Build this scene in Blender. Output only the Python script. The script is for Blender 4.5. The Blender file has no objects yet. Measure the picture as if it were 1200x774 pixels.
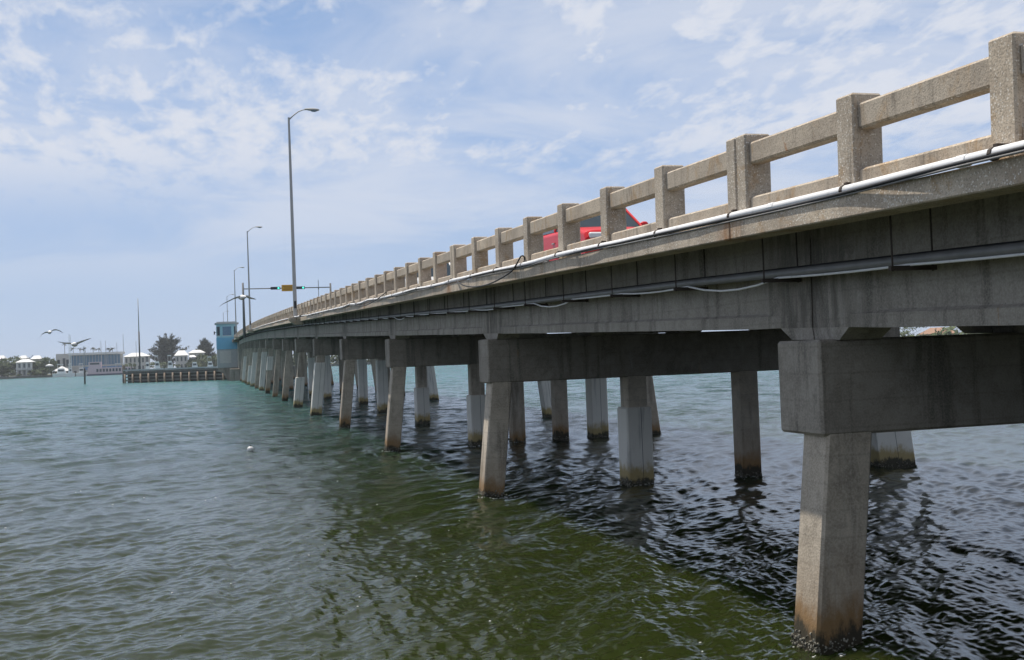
import bpy, bmesh, math, random
import numpy as np
from mathutils import Vector, Matrix
C = bpy.context.scene
rng = random.Random(7)
R = math.radians

# ------------------------------------------------------------------ camera, sky, sun, exposure
CAM_H = 3.335
YAW, PITCH, ROLL, FPX = 0.27221, 0.02247, 0.03845, 1280.67
cam_d = bpy.data.cameras.new("camera"); cam = bpy.data.objects.new("camera", cam_d); C.collection.objects.link(cam)
cam_d.sensor_width = 36; cam_d.lens = FPX / 1200 * 36; cam_d.clip_start = 0.1; cam_d.clip_end = 30000
s_, c_ = math.sin(YAW), math.cos(YAW); sp, cp = math.sin(PITCH), math.cos(PITCH)
vr = Vector((c_, -s_, 0)); vf = Vector((s_ * cp, c_ * cp, sp)); vu = Vector((-s_ * sp, -c_ * sp, cp))
cr, sr = math.cos(ROLL), math.sin(ROLL)
r2 = vr * cr - vu * sr; u2 = vr * sr + vu * cr
M = Matrix((r2, u2, -vf)).transposed().to_4x4(); M.translation = Vector((0, 0, CAM_H))
cam.matrix_world = M
C.camera = cam

SUN_DIR = Vector((-0.245, 0.36, 1.0)).normalized()      # towards the sun
SUN_EL = math.asin(SUN_DIR.z); SUN_AZ = math.atan2(SUN_DIR.x, SUN_DIR.y)
SKY_STRENGTH, SUN_STRENGTH = 0.10, 5.0
w = bpy.data.worlds.new("World"); C.world = w; w.use_nodes = True
nt = w.node_tree; N = nt.nodes; Lk = nt.links; N.clear()
def nd(t, **kw):
    n = N.new(t)
    for k, v in kw.items(): setattr(n, k, v)
    return n
def mth(op, a, b=None, c=None):
    n = nd('ShaderNodeMath', operation=op)
    for i, v in enumerate((a, b, c)):
        if v is None: continue
        if isinstance(v, (int, float)): n.inputs[i].default_value = v
        else: Lk.new(v, n.inputs[i])
    return n.outputs[0]
def mixc(fac, a, b):
    n = nd('ShaderNodeMix', data_type='RGBA')
    for i, v in ((0, fac), (6, a), (7, b)):
        if isinstance(v, (int, float)): n.inputs[i].default_value = v
        elif isinstance(v, tuple): n.inputs[i].default_value = (*v, 1)
        else: Lk.new(v, n.inputs[i])
    return n.outputs[2]
def smooth(v, a, b):
    n = nd('ShaderNodeMapRange', interpolation_type='SMOOTHSTEP')
    Lk.new(v, n.inputs[0]); n.inputs[1].default_value = a; n.inputs[2].default_value = b
    return n.outputs[0]
out = nd('ShaderNodeOutputWorld'); bg = nd('ShaderNodeBackground'); bg.inputs[1].default_value = SKY_STRENGTH
sky = nd('ShaderNodeTexSky', sky_type='NISHITA', sun_disc=False, sun_elevation=SUN_EL, sun_rotation=SUN_AZ,
         altitude=0, air_density=1.0, dust_density=0.6, ozone_density=2.5)
tc = nd('ShaderNodeTexCoord'); sx = nd('ShaderNodeSeparateXYZ'); Lk.new(tc.outputs['Generated'], sx.inputs[0])
zc = mth('MAXIMUM', sx.outputs[2], 0.0); den = mth('ADD', zc, 0.16)
px_ = mth('DIVIDE', sx.outputs[0], den); py_ = mth('DIVIDE', sx.outputs[1], den)
cv = nd('ShaderNodeCombineXYZ'); Lk.new(px_, cv.inputs[0]); Lk.new(py_, cv.inputs[1])
def noise(vec, scale, detail, rough, dist=0.0, off=(0, 0, 0), scl=(1, 1, 1)):
    mp = nd('ShaderNodeMapping'); Lk.new(vec, mp.inputs[0]); mp.inputs['Location'].default_value = off; mp.inputs['Scale'].default_value = scl
    n = nd('ShaderNodeTexNoise'); Lk.new(mp.outputs[0], n.inputs[0])
    n.inputs['Scale'].default_value = scale; n.inputs['Detail'].default_value = detail
    n.inputs['Roughness'].default_value = rough; n.inputs['Distortion'].default_value = dist
    return n.outputs[0]
big = noise(cv.outputs[0], 0.62, 4, 0.5, 0.3, (3.1, 1.7, 0))
cells = noise(cv.outputs[0], 9.0, 6, 0.58, 0.3, (0.4, 2.2, 0), (1.0, 0.55, 1))
fine = noise(cv.outputs[0], 24, 5, 0.6, 0.3, (2.4, 0.2, 0), (1.0, .55, 1))
wisp = noise(cv.outputs[0], 1.5, 7, 0.60, 0.8, (5.0, 0.3, 0), (0.8, 1.0, 1))
cover = mth('ADD', mth('MULTIPLY', big, 0.9), mth('ADD', mth('MULTIPLY', cells, 0.75), mth('MULTIPLY', fine, 0.30)))
high = smooth(sx.outputs[2], 0.11, 0.20)
m1 = mth('MULTIPLY', smooth(cover, 0.81, 1.12), high)
veil = mth('MULTIPLY', smooth(wisp, 0.32, 0.66), mth('MULTIPLY', smooth(sx.outputs[2], 0.045, 0.15), 0.70))
cl = mth('MULTIPLY', mth('MAXIMUM', m1, veil), 0.95)
hz = mth('SUBTRACT', 1.0, smooth(sx.outputs[2], 0.10, 0.60))
grad = mixc(smooth(sx.outputs[2], 0.0, 0.30), (4.75, 5.9, 7.95), (3.1, 4.75, 7.95))
skyc = mixc(mth('MULTIPLY', hz, 0.9), sky.outputs[0], grad)
fin = mixc(cl, skyc, (7.2, 7.55, 8.4))
Lk.new(fin, bg.inputs[0]); Lk.new(bg.outputs[0], out.inputs[0])
sun_d = bpy.data.lights.new("sun", 'SUN'); sun_d.energy = SUN_STRENGTH; sun_d.angle = R(0.53); sun_d.color = (1, 0.93, 0.82)
sun = bpy.data.objects.new("sun", sun_d); C.collection.objects.link(sun)
sun.rotation_euler = SUN_DIR.to_track_quat('Z', 'Y').to_euler(); sun.location = (0, 0, 60)
C.view_settings.view_transform = 'Standard'; C.view_settings.look = 'None'
C.view_settings.exposure = 0.0; C.view_settings.gamma = 1.0; C.view_settings.use_curve_mapping = False
C.render.engine = 'CYCLES'; C.cycles.max_bounces = 6; C.cycles.use_denoising = True
C.cycles.sample_clamp_direct = 2.0; C.cycles.sample_clamp_indirect = 3.0

# ------------------------------------------------------------------ helpers
def tag(o, label=None, cat=None, group=None, kind=None):
    if label: o['label'] = label
    if cat: o['category'] = cat
    if group: o['group'] = group
    if kind: o['kind'] = kind
    return o
def empty(name, loc=(0, 0, 0), rz=0.0, label=None, cat=None, group=None):
    o = bpy.data.objects.new(name, None); C.collection.objects.link(o)
    o.location = loc; o.rotation_euler = (0, 0, rz); o.empty_display_size = .2
    return tag(o, label, cat, group)
class MB:
    def __init__(s): s.v = []; s.f = []; s.m = []; s.mi = 0
    def add(s, vs, fs):
        b = len(s.v); s.v += [tuple(v) for v in vs]
        for f in fs: s.f.append(tuple(b + i for i in f)); s.m.append(s.mi)
    def box(s, x0, x1, y0, y1, z0, z1):
        s.add([(x0, y0, z0), (x1, y0, z0), (x1, y1, z0), (x0, y1, z0), (x0, y0, z1), (x1, y0, z1), (x1, y1, z1), (x0, y1, z1)],
              [(0, 3, 2, 1), (4, 5, 6, 7), (0, 1, 5, 4), (1, 2, 6, 5), (2, 3, 7, 6), (3, 0, 4, 7)])
    def frustum(s, b, t):                      # b, t: (x0,x1,y0,y1,z)
        s.add([(b[0], b[2], b[4]), (b[1], b[2], b[4]), (b[1], b[3], b[4]), (b[0], b[3], b[4]),
               (t[0], t[2], t[4]), (t[1], t[2], t[4]), (t[1], t[3], t[4]), (t[0], t[3], t[4])],
              [(0, 3, 2, 1), (4, 5, 6, 7), (0, 1, 5, 4), (1, 2, 6, 5), (2, 3, 7, 6), (3, 0, 4, 7)])
    def loft(s, rings, closed=True, caps=True):
        n = len(rings[0]); vs = [p for r in rings for p in r]; fs = []
        for i in range(len(rings) - 1):
            for j in range(n if closed else n - 1):
                k = (j + 1) % n
                fs.append((i * n + j, i * n + k, (i + 1) * n + k, (i + 1) * n + j))
        if caps and closed:
            fs.append(tuple(range(n - 1, -1, -1))); fs.append(tuple((len(rings) - 1) * n + j for j in range(n)))
        s.add(vs, fs)
    def tube(s, pts, r, n=8):
        pts = [Vector(p) for p in pts]; rings = []
        rr = r if isinstance(r, (list, tuple)) else [r] * len(pts)
        ref = None
        for i, p in enumerate(pts):
            d = (pts[min(i + 1, len(pts) - 1)] - pts[max(i - 1, 0)]).normalized()
            a = Vector((0, 0, 1)) if abs(d.z) < .9 else Vector((1, 0, 0))
            u = d.cross(a).normalized(); v = d.cross(u).normalized()
            rings.append([p + (u * math.cos(2 * math.pi * j / n) + v * math.sin(2 * math.pi * j / n)) * rr[i] for j in range(n)])
        s.loft(rings)
    def ball(s, c, rx, ry, rz, n=10, m=7):
        rings = []
        for i in range(1, m):
            t = math.pi * i / m
            rings.append([(c[0] + rx * math.sin(t) * math.cos(2 * math.pi * j / n), c[1] + ry * math.sin(t) * math.sin(2 * math.pi * j / n), c[2] - rz * math.cos(t)) for j in range(n)])
        s.loft(rings)
    def roof_hip(s, x0, x1, y0, y1, z0, z1, ins):
        xm = (x0 + x1) / 2; ym = (y0 + y1) / 2
        s.add([(x0, y0, z0), (x1, y0, z0), (x1, y1, z0), (x0, y1, z0), (min(x0 + ins, xm), ym, z1), (max(x1 - ins, xm), ym, z1 + .001)],
              [(0, 3, 2, 1), (0, 1, 5, 4), (2, 3, 4, 5), (1, 2, 5), (3, 0, 4)])
    def build(s, name, mat, parent=None, smooth=False, bevel=0, loc=None, seg=1):
        me = bpy.data.meshes.new(name); me.from_pydata(s.v, [], s.f); me.update()
        mats = mat if isinstance(mat, (list, tuple)) else [mat]
        for m_ in mats: me.materials.append(m_)
        if len(mats) > 1: me.polygons.foreach_set('material_index', s.m)
        bm = bmesh.new(); bm.from_mesh(me); bmesh.ops.recalc_face_normals(bm, faces=bm.faces); bm.to_mesh(me); bm.free()
        if smooth: me.polygons.foreach_set('use_smooth', [True] * len(me.polygons))
        o = bpy.data.objects.new(name, me); C.collection.objects.link(o)
        if parent: o.parent = parent
        if loc: o.location = loc
        if bevel:
            b = o.modifiers.new('bevel', 'BEVEL'); b.width = bevel; b.segments = seg; b.limit_method = 'ANGLE'; b.angle_limit = R(35)
        return o
def kids(o): return [c for c in ALLKIDS.get(o.name, [])]
def copy_tree(o, parent=None):
    c = o.copy(); C.collection.objects.link(c)
    if parent: c.parent = parent
    for ch in list(o.children): copy_tree(ch, c)
    return c

# ------------------------------------------------------------------ materials
class NM:
    def __init__(s, name):
        s.mat = bpy.data.materials.new(name); s.mat.use_nodes = True
        s.t = s.mat.node_tree; s.t.nodes.clear()
        s.o = s.t.nodes.new('ShaderNodeOutputMaterial'); s.b = s.t.nodes.new('ShaderNodeBsdfPrincipled')
        s.t.links.new(s.b.outputs[0], s.o.inputs[0])
        g = s.t.nodes.new('ShaderNodeNewGeometry'); s.pos = g.outputs['Position']
        x = s.t.nodes.new('ShaderNodeSeparateXYZ'); s.t.links.new(s.pos, x.inputs[0]); s.x, s.y, s.z = x.outputs[:3]
    def put(s, sock, v):
        if isinstance(v, (int, float)): sock.default_value = v
        elif isinstance(v, tuple): sock.default_value = (*v, 1) if len(sock.default_value) == 4 else v
        else: s.t.links.new(v, sock)
    def noise(s, scale, detail=4, rough=.55, scl=(1, 1, 1), dist=0, off=(0, 0, 0)):
        m = s.t.nodes.new('ShaderNodeMapping'); s.t.links.new(s.pos, m.inputs[0]); m.inputs['Scale'].default_value = scl; m.inputs['Location'].default_value = off
        n = s.t.nodes.new('ShaderNodeTexNoise'); s.t.links.new(m.outputs[0], n.inputs[0])
        n.inputs['Scale'].default_value = scale; n.inputs['Detail'].default_value = detail; n.inputs['Roughness'].default_value = rough; n.inputs['Distortion'].default_value = dist
        return n.outputs[0]
    def voro(s, scale, out='Distance'):
        n = s.t.nodes.new('ShaderNodeTexVoronoi'); s.t.links.new(s.pos, n.inputs[0]); n.inputs['Scale'].default_value = scale
        return n.outputs[out]
    def ramp(s, v, a, b, lo=0.0, hi=1.0):
        n = s.t.nodes.new('ShaderNodeMapRange'); n.interpolation_type = 'SMOOTHSTEP'; s.put(n.inputs[0], v)
        for i, q in enumerate((a, b, lo, hi)): n.inputs[i + 1].default_value = q
        return n.outputs[0]
    def mul(s, a, b, op='MULTIPLY'):
        n = s.t.nodes.new('ShaderNodeMath'); n.operation = op; s.put(n.inputs[0], a); s.put(n.inputs[1], b); return n.outputs[0]
    def mix(s, f, a, b, mode='MIX'):
        n = s.t.nodes.new('ShaderNodeMix'); n.data_type = 'RGBA'; n.blend_type = mode
        s.put(n.inputs[0], f); s.put(n.inputs[6], a); s.put(n.inputs[7], b); return n.outputs[2]
    def bump(s, h, strength, dist=0.01, nrm=None):
        n = s.t.nodes.new('ShaderNodeBump'); s.put(n.inputs['Height'], h); n.inputs['Strength'].default_value = strength; n.inputs['Distance'].default_value = dist
        if nrm: s.t.links.new(nrm, n.inputs['Normal'])
        return n.outputs[0]
    def fin(s, col, rough=.8, nrm=None, metal=0.0, spec=None):
        s.put(s.b.inputs['Base Color'], col); s.put(s.b.inputs['Roughness'], rough); s.b.inputs['Metallic'].default_value = metal
        if nrm: s.t.links.new(nrm, s.b.inputs['Normal'])
        if spec is not None: s.b.inputs['Specular IOR Level'].default_value = spec
        return s.mat
def plain(name, col, rough=.6, var=.15, metal=0.0, scale=2.0):
    m = NM(name); n = m.noise(scale, 4)
    dark = tuple(c * (1 - var) for c in col); lite = tuple(min(1, c * (1 + var)) for c in col)
    return m.fin(m.mix(n, dark, lite), rough, metal=metal)

def objrand(m):
    return m.t.nodes.new('ShaderNodeObjectInfo').outputs['Random']
def mk_aggregate():
    m = NM('aggregate_concrete'); rd_ = objrand(m)
    c = m.mix(m.ramp(m.noise(1.6, 7, .66), .3, .7), (.41, .335, .255), (.66, .56, .435))
    c = m.mix(m.mul(rd_, .42), c, (.29, .26, .225))
    c = m.mix(m.ramp(m.noise(2.2, 7, .7, (1, 1, .6), .6, (3, 1, 2)), .52, .68, 0, .7), c, (.40, .255, .125))
    sp1 = m.voro(58, 'Color'); sv = m.t.nodes.new('ShaderNodeSeparateColor'); m.t.links.new(sp1, sv.inputs[0])
    d1 = m.voro(58); patch = m.ramp(m.noise(2.6, 4, .6, off=(5, 5, 5)), .38, .62, .45, 1)
    c = m.mix(m.mul(m.mul(m.ramp(sv.outputs[0], .80, .82), m.ramp(d1, .5, .36)), patch), c, (.80, .76, .68))
    sp2 = m.voro(95, 'Color'); sw = m.t.nodes.new('ShaderNodeSeparateColor'); m.t.links.new(sp2, sw.inputs[0])
    c = m.mix(m.mul(m.ramp(sw.outputs[1], .76, .78), .38), c, (.15, .125, .10))
    c = m.mix(m.ramp(m.noise(4, 7, .7, (1, 1, .12), .2, (1, 2, 3)), .55, .68, 0, .62), c, (.13, .112, .09))
    c = m.mix(m.ramp(m.noise(1.7, 7, .72, (1, 1, .35), .5, (8, 4, 1)), .66, .72, 0, .75), c, (.33, .145, .045))
    h = m.mul(m.noise(60, 5, .6), m.mul(d1, .6), 'ADD'); h = m.mul(h, m.mul(m.noise(11, 5, .65), 2.2), 'ADD')
    return m.fin(c, .9, m.bump(h, .27, .010))
def mk_concrete(name, a, b, pile=False):
    m = NM(name)
    c = m.mix(m.ramp(m.noise(.9, 7, .66), .30, .70), a, b); c = m.mix(m.mul(objrand(m), .28), c, tuple(x * .8 for x in a))
    c = m.mix(m.ramp(m.noise(4.5, 6, .7), .35, .68, 0, .5), tuple(x * .72 for x in a), c) if False else m.mix(m.ramp(m.noise(4.5, 6, .7), .42, .66, 0, .55), c, tuple(x * .66 for x in a))
    streak = m.noise(2.4, 7, .68, (1, 1, .10), .3)
    c = m.mix(m.ramp(streak, .50, .62, 0, .72), c, tuple(x * .36 for x in a))
    c = m.mix(m.ramp(m.noise(.55, 6, .7, (1, 1, .5), .8, (4, 4, 8)), .58, .63, 0, .45), c, tuple(x * .5 for x in a))
    c = m.mix(m.ramp(m.noise(3.6, 6, .7, (1, 1, .07), .2, (9, 3, 5)), .655, .70, 0, .6), c, (.30, .17, .07))
    brd = m.t.nodes.new('ShaderNodeTexWave'); brd.wave_type = 'BANDS'; brd.bands_direction = 'Z'; m.t.links.new(m.pos, brd.inputs[0]); brd.inputs['Scale'].default_value = 1.05; brd.inputs['Distortion'].default_value = .12
    c = m.mix(m.ramp(brd.outputs[1], .03, .0, 0, .30), c, tuple(x * .6 for x in a))
    c = m.mix(m.ramp(m.noise(3.0, 6, .66, (1, 1, .16), .25, (7, 2, 1)), .60, .72, 0, .45), c, (.47, .45, .41))
    c = m.mix(m.ramp(m.noise(1.3, 6, .7, (1, 1, .8), .5, (2, 9, 4)), .60, .68, 0, .5), c, tuple(x * .45 for x in a))
    c = m.mix(m.ramp(m.noise(45, 3, .6), .35, .7, 0, .35), c, tuple(x * 1.35 for x in b))
    vc = m.voro(15)
    c = m.mix(m.ramp(vc, .085, .055, 0, .7), c, (.06, .058, .05))
    if pile:
        zz = m.mul(m.z, m.mul(m.noise(3.2, 7, .72, (1, 1, .45)), .95), 'ADD'); zz = m.mul(zz, m.mul(objrand(m), .25), 'SUBTRACT')
        c = m.mix(m.ramp(zz, 1.7, .75, 0, .45), c, (.30, .22, .14))
        c = m.mix(m.ramp(zz, .95, .62, 0, .85), c, (.23, .125, .04))
        c = m.mix(m.ramp(zz, .62, .48, 0, .95), c, (.030, .027, .016))
    h = m.mul(m.noise(35, 5, .6), m.mul(m.noise(6, 4), .8), 'ADD')
    return m.fin(c, .88, m.bump(h, .5, .012))
def mk_jacket():
    m = NM('pile_jacket_concrete')
    c = m.mix(m.noise(1.2, 5), (.62, .60, .54), (.78, .755, .69))
    c = m.mix(m.ramp(m.noise(4, 5, .6, (1, 1, .12)), .55, .72, 0, .5), c, (.26, .26, .25))
    zz = m.mul(m.z, m.mul(m.noise(3.4, 7, .72, (1, 1, .5)), .9), 'ADD'); zz = m.mul(zz, .1, 'SUBTRACT')
    c = m.mix(m.ramp(zz, .98, .68, 0, .9), c, (.34, .25, .08))
    c = m.mix(m.ramp(zz, .60, .46, 0, .95), c, (.03, .028, .018))
    return m.fin(c, .75, m.bump(m.noise(25, 4), .3, .008))
MA = mk_aggregate()
def joint_stain(mat, reach, col, amt, skew):
    t = mat.node_tree; b = [n for n in t.nodes if n.type == 'BSDF_PRINCIPLED'][0]; src = b.inputs['Base Color'].links[0].from_socket
    def mth_(op, a, b_=None):
        n = t.nodes.new('ShaderNodeMath'); n.operation = op
        for i, v in enumerate((a, b_)):
            if v is None: continue
            if isinstance(v, (int, float)): n.inputs[i].default_value = v
            else: t.links.new(v, n.inputs[i])
        return n.outputs[0]
    tc_ = t.nodes.new('ShaderNodeTexCoord'); x = t.nodes.new('ShaderNodeSeparateXYZ'); t.links.new(tc_.outputs['Object'], x.inputs[0])
    nz = t.nodes.new('ShaderNodeTexNoise'); mp_ = t.nodes.new('ShaderNodeMapping'); g = t.nodes.new('ShaderNodeNewGeometry'); t.links.new(g.outputs['Position'], mp_.inputs[0]); mp_.inputs['Scale'].default_value = (1, 1, skew)
    t.links.new(mp_.outputs[0], nz.inputs[0]); nz.inputs['Scale'].default_value = 5; nz.inputs['Detail'].default_value = 6; nz.inputs['Roughness'].default_value = .7
    d = mth_('SUBTRACT', 7.315, mth_('ABSOLUTE', mth_('SUBTRACT', x.outputs[1], 7.315)))       # metres to the nearer joint
    f = mth_('SUBTRACT', 1.0, mth_('DIVIDE', d, reach)); f = mth_('MAXIMUM', f, 0.0); f = mth_('MULTIPLY', f, mth_('MULTIPLY', mth_('SUBTRACT', nz.outputs[0], .36), 4.0))
    f = mth_('MINIMUM', mth_('MAXIMUM', f, 0.0), amt)
    mx = t.nodes.new('ShaderNodeMix'); mx.data_type = 'RGBA'; t.links.new(f, mx.inputs[0]); t.links.new(src, mx.inputs[6]); mx.inputs[7].default_value = (*col, 1); t.links.new(mx.outputs[2], b.inputs['Base Color'])
    return mat
MEDGE = joint_stain(mk_aggregate(), .38, (.30, .13, .04), .8, .35)
MC = mk_concrete('girder_concrete', (.285, .256, .216), (.415, .378, .325))
MGIRD = joint_stain(mk_concrete('girder_concrete_stained', (.285, .256, .216), (.415, .378, .325)), 1.5, (.075, .066, .052), .72, .16)
MCAP = mk_concrete('cap_concrete', (.235, .208, .172), (.355, .32, .27))
MP = mk_concrete('pile_concrete', (.36, .31, .245), (.57, .50, .41), True)
MJ = mk_jacket()
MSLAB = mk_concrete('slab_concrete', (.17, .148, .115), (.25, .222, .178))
MROAD = plain('asphalt', (.06, .06, .06), .9)
m_ = NM('white_conduit'); MPIPE = m_.fin(m_.mix(m_.ramp(m_.noise(6, 5), .55, .75, 0, .5), (.80, .80, .80), (.45, .43, .38)), .42)
m_ = NM('grey_duct'); MDUCT = m_.fin(m_.mix(m_.noise(5, 5), (.11, .11, .11), (.24, .235, .225)), .5)
MBLACK = plain('black_rubber', (.018, .018, .02), .6)
MRUST = plain('rusty_steel', (.06, .045, .035), .8, .4)
m_ = NM('galvanised_steel'); MGALV = m_.fin(m_.mix(m_.noise(.6, 3), (.36, .36, .355), (.44, .44, .43)), .5, metal=.1)
MWHITE = plain('white_paint', (.78, .78, .77), .5, .06)
MWALLW = plain('white_wall', (.52, .51, .48), .7, .15)
MROOFW = plain('white_roof', (.68, .68, .67), .7, .12, scale=.6)
MGLASS = plain('dark_glass', (.03, .045, .055), .12, .3)
MBLUE = plain('blue_paint', (.15, .42, .60), .55, .1)
MLBLUE = plain('pale_blue_paint', (.30, .54, .62), .55, .1)
MBGLASS = plain('blue_glass', (.10, .20, .30), .2, .3)
MGREYP = plain('grey_wall', (.40, .42, .42), .75, .12)
MWOOD = plain('weathered_wood', (.085, .08, .07), .9, .4)
MTAN = plain('tan_piling', (.36, .27, .20), .85, .25)
MPINK = plain('pink_paint', (.60, .46, .49), .6, .08)
MNAVY = plain('navy_canvas', (.03, .045, .09), .8)
MYEL = plain('amber_sign', (.62, .33, .02), .5, .05)
def leafmat(name, a, b):
    m = NM(name); oi = m.t.nodes.new('ShaderNodeObjectInfo')
    c = m.mix(m.noise(.35, 3), a, b); c = m.mix(m.ramp(m.noise(2.5, 2), .4, .7), c, tuple(x * .6 for x in a))
    return m.fin(c, .8)
MPINE = leafmat('pine_needles', (.050, .062, .045), (.105, .115, .085))
MLEAF = leafmat('green_leaves', (.05, .085, .025), (.13, .15, .06))
MTRUNK = plain('bark', (.10, .08, .06), .9, .3)
MSAND = plain('seawall_concrete', (.12, .115, .10), .9, .25, scale=.3)
MLAND = plain('shore_ground', (.10, .10, .06), .95, .3, scale=.05)

# ------------------------------------------------------------------ bridge profile: level of the pier caps
PT = [(-40, -1.22), (-20, -.73), (0, -.236), (15, .131), (30, .497), (45, .857), (57, 1.16), (68, 1.41), (79, 1.70), (89, 1.93), (101, 2.21), (122, 2.70),
      (146, 3.17), (172, 3.60), (200, 3.98), (235, 4.28), (265, 4.36), (300, 4.28), (340, 3.9), (380, 3.3), (420, 2.5), (480, 1.2)]
_px = np.array([a for a, b in PT], float); _pz = np.array([b for a, b in PT], float)
_gy = np.arange(-60, 500, 1.0); _gz = np.interp(_gy, _px, _pz)
_k = np.hanning(23); _k /= _k.sum(); _gz = np.convolve(np.pad(_gz, 11, mode='edge'), _k, 'valid')
def prof(y): return float(np.interp(y, _gy, _gz)) + CAM_H       # absolute height of cap tops
S = 14.63; YN1 = 10.576; CW = 0.912; DC = 1.055
XL, XR = 5.72, 17.64; XC = (XL + XR) / 2
def ypier(n): return YN1 + (n - 1) * S                          # near face of pier n's cap
def ycen(n): return ypier(n) + CW / 2

# ------------------------------------------------------------------ water
def build_water():
    az = np.concatenate([np.arange(-16, 46, .065), np.arange(46, 344, 3.0)])
    rad = [1.5]
    while rad[-1] < 9000: r_ = rad[-1]; rad.append(r_ + (min(.6, r_ * .06) if r_ < 9.5 else min(max(.016, r_ * r_ / 3600 * .27), r_ * .03)))
    rad = np.array(rad); A, Rr = np.meshgrid(np.radians(az), rad)
    X = (Rr * np.sin(A)); Y = (Rr * np.cos(A)); sp_ = np.gradient(rad)[:, None] * np.ones_like(X); Z = wave(X, Y, np.maximum(sp_, Rr * .0012))
    nr, na = X.shape
    co = np.stack([X.ravel(), Y.ravel(), Z.ravel()], 1)
    co = np.concatenate([co, [[0, 0, 0]]])
    i = np.arange(nr - 1)[:, None] * na; j = np.arange(na)[None, :]; k = (j + 1) % na
    q = np.stack([i + j, i + na + j, i + na + k, i + k], -1).reshape(-1, 4)[:, ::-1]
    tri = np.stack([np.full(na, nr * na), np.arange(na), (np.arange(na) + 1) % na], 1)[:, ::-1]
    me = bpy.data.meshes.new('water')
    nv, nq, ntri = len(co), len(q), len(tri)
    me.vertices.add(nv); me.vertices.foreach_set('co', co.astype(np.float32).ravel())
    me.loops.add(nq * 4 + ntri * 3); me.loops.foreach_set('vertex_index', np.concatenate([q.ravel(), tri.ravel()]).astype(np.int32))
    me.polygons.add(nq + ntri)
    me.polygons.foreach_set('loop_start', np.concatenate([np.arange(nq) * 4, nq * 4 + np.arange(ntri) * 3]).astype(np.int32))
    me.polygons.foreach_set('use_smooth', [True] * (nq + ntri))
    me.update(calc_edges=True); me.validate()
    bm_up = me.polygons[0].normal.z
    if bm_up < 0: me.flip_normals()
    o = bpy.data.objects.new('water', me); C.collection.objects.link(o); o['kind'] = 'structure'
    return o
_wr = np.random.RandomState(5)
_nw = 170
_lam = np.exp(_wr.uniform(np.log(.11), np.log(6.0), _nw))
_dir = math.atan2(-.58, .81) + _wr.normal(0, 1, _nw) * (.72 - .10 * np.log(_lam / .11) )
_ph = _wr.uniform(0, 6.283, _nw)
_amp = .0049 * _lam ** .97 * np.exp(-(_lam / 3.6) ** 2) * (.74 + .14 * np.exp(-(_lam / .9) ** 2)) * _wr.uniform(.5, 1.3, _nw)
def wave(X, Y, spacing):
    Z = np.zeros_like(X)
    gx = X + .30 * np.sin(Y * .33 + 1) + .22 * np.sin(X * .41 + Y * .27) + .05 * np.sin(X * 1.9 - Y * 1.1); gy = Y + .30 * np.sin(X * .37) + .22 * np.cos(Y * .5 - X * .3) + .05 * np.cos(Y * 1.7 + X * 1.3)
    gust = 1 + .35 * np.sin(X * .21 + 1.3 * np.sin(Y * .09)) * np.sin(Y * .16 + .9 * np.sin(X * .12))
    for l, d, p, a in zip(_lam, _dir, _ph, _amp):
        k = 2 * np.pi / l
        th = k * (gx * np.cos(d) + gy * np.sin(d)) + p
        fade = np.clip(l / (spacing * 3.0) - 1, 0, 1)
        if l < .8: fade = fade * gust
        Z += a * fade * (np.sin(th) + .25 * np.cos(2 * th) * np.clip(l / (spacing * 6) - 1, 0, 1))
    return Z
m = NM('sea_water')
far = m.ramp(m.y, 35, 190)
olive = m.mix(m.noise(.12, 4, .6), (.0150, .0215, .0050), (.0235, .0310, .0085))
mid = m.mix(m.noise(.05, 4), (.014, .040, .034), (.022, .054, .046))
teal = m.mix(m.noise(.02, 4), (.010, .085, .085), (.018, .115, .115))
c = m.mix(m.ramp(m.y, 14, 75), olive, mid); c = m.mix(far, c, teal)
b1 = m.noise(6.5, 6, .62, (1.0, .75, 1), .5); b2 = m.noise(1.1, 5, .6, (1, .7, 1), .4, (3, 3, 0))
b3 = m.noise(.5, 5, .65, (.8, 1.0, 1), .4, (9, 1, 0))
hh = m.mul(m.mul(b1, m.mul(b2, 2.0), 'ADD'), m.mul(b3, m.ramp(m.y, 30, 130, 0, 7)), 'ADD')
vn = m.t.nodes.new('ShaderNodeTexNoise'); m.t.links.new(m.pos, vn.inputs[0]); vn.inputs['Scale'].default_value = 2.2; vn.inputs['Detail'].default_value = 2
vn2 = m.t.nodes.new('ShaderNodeTexNoise'); m.t.links.new(m.pos, vn2.inputs[0]); vn2.inputs['Scale'].default_value = .42; vn2.inputs['Detail'].default_value = 3
def vmath(op, a, b=None, sc=None):
    n = m.t.nodes.new('ShaderNodeVectorMath'); n.operation = op; m.t.links.new(a, n.inputs[0])
    if b is not None:
        if isinstance(b, tuple): n.inputs[1].default_value = b
        else: m.t.links.new(b, n.inputs[1])
    if sc is not None: m.put(n.inputs['Scale'], sc)
    return n.outputs[0]
dv = vmath('ADD', vmath('SUBTRACT', vn.outputs['Color'], (.5, .5, .5)), vmath('SUBTRACT', vn2.outputs['Color'], (.5, .5, .5)))
dv = vmath('MULTIPLY', dv, (1, 1.25, 0)); dv = vmath('SCALE', dv, None, m.ramp(m.y, 13, 95, 0, 1.9))
bs = m.bump(m.mul(hh, m.ramp(m.y, 18, 70, .10, 1.0)), .6, .12)
bs = vmath('NORMALIZE', vmath('ADD', bs, dv))
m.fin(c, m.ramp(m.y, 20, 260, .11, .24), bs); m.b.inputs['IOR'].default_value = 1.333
m.b.subsurface_method = 'BURLEY'; m.b.inputs['Subsurface Weight'].default_value = 1.0; m.b.inputs['Subsurface Radius'].default_value = (.7, 1.0, .6); m.b.inputs['Subsurface Scale'].default_value = .9
MWATER = m.mat
wo = build_water(); wo.data.materials.append(MWATER)

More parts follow.
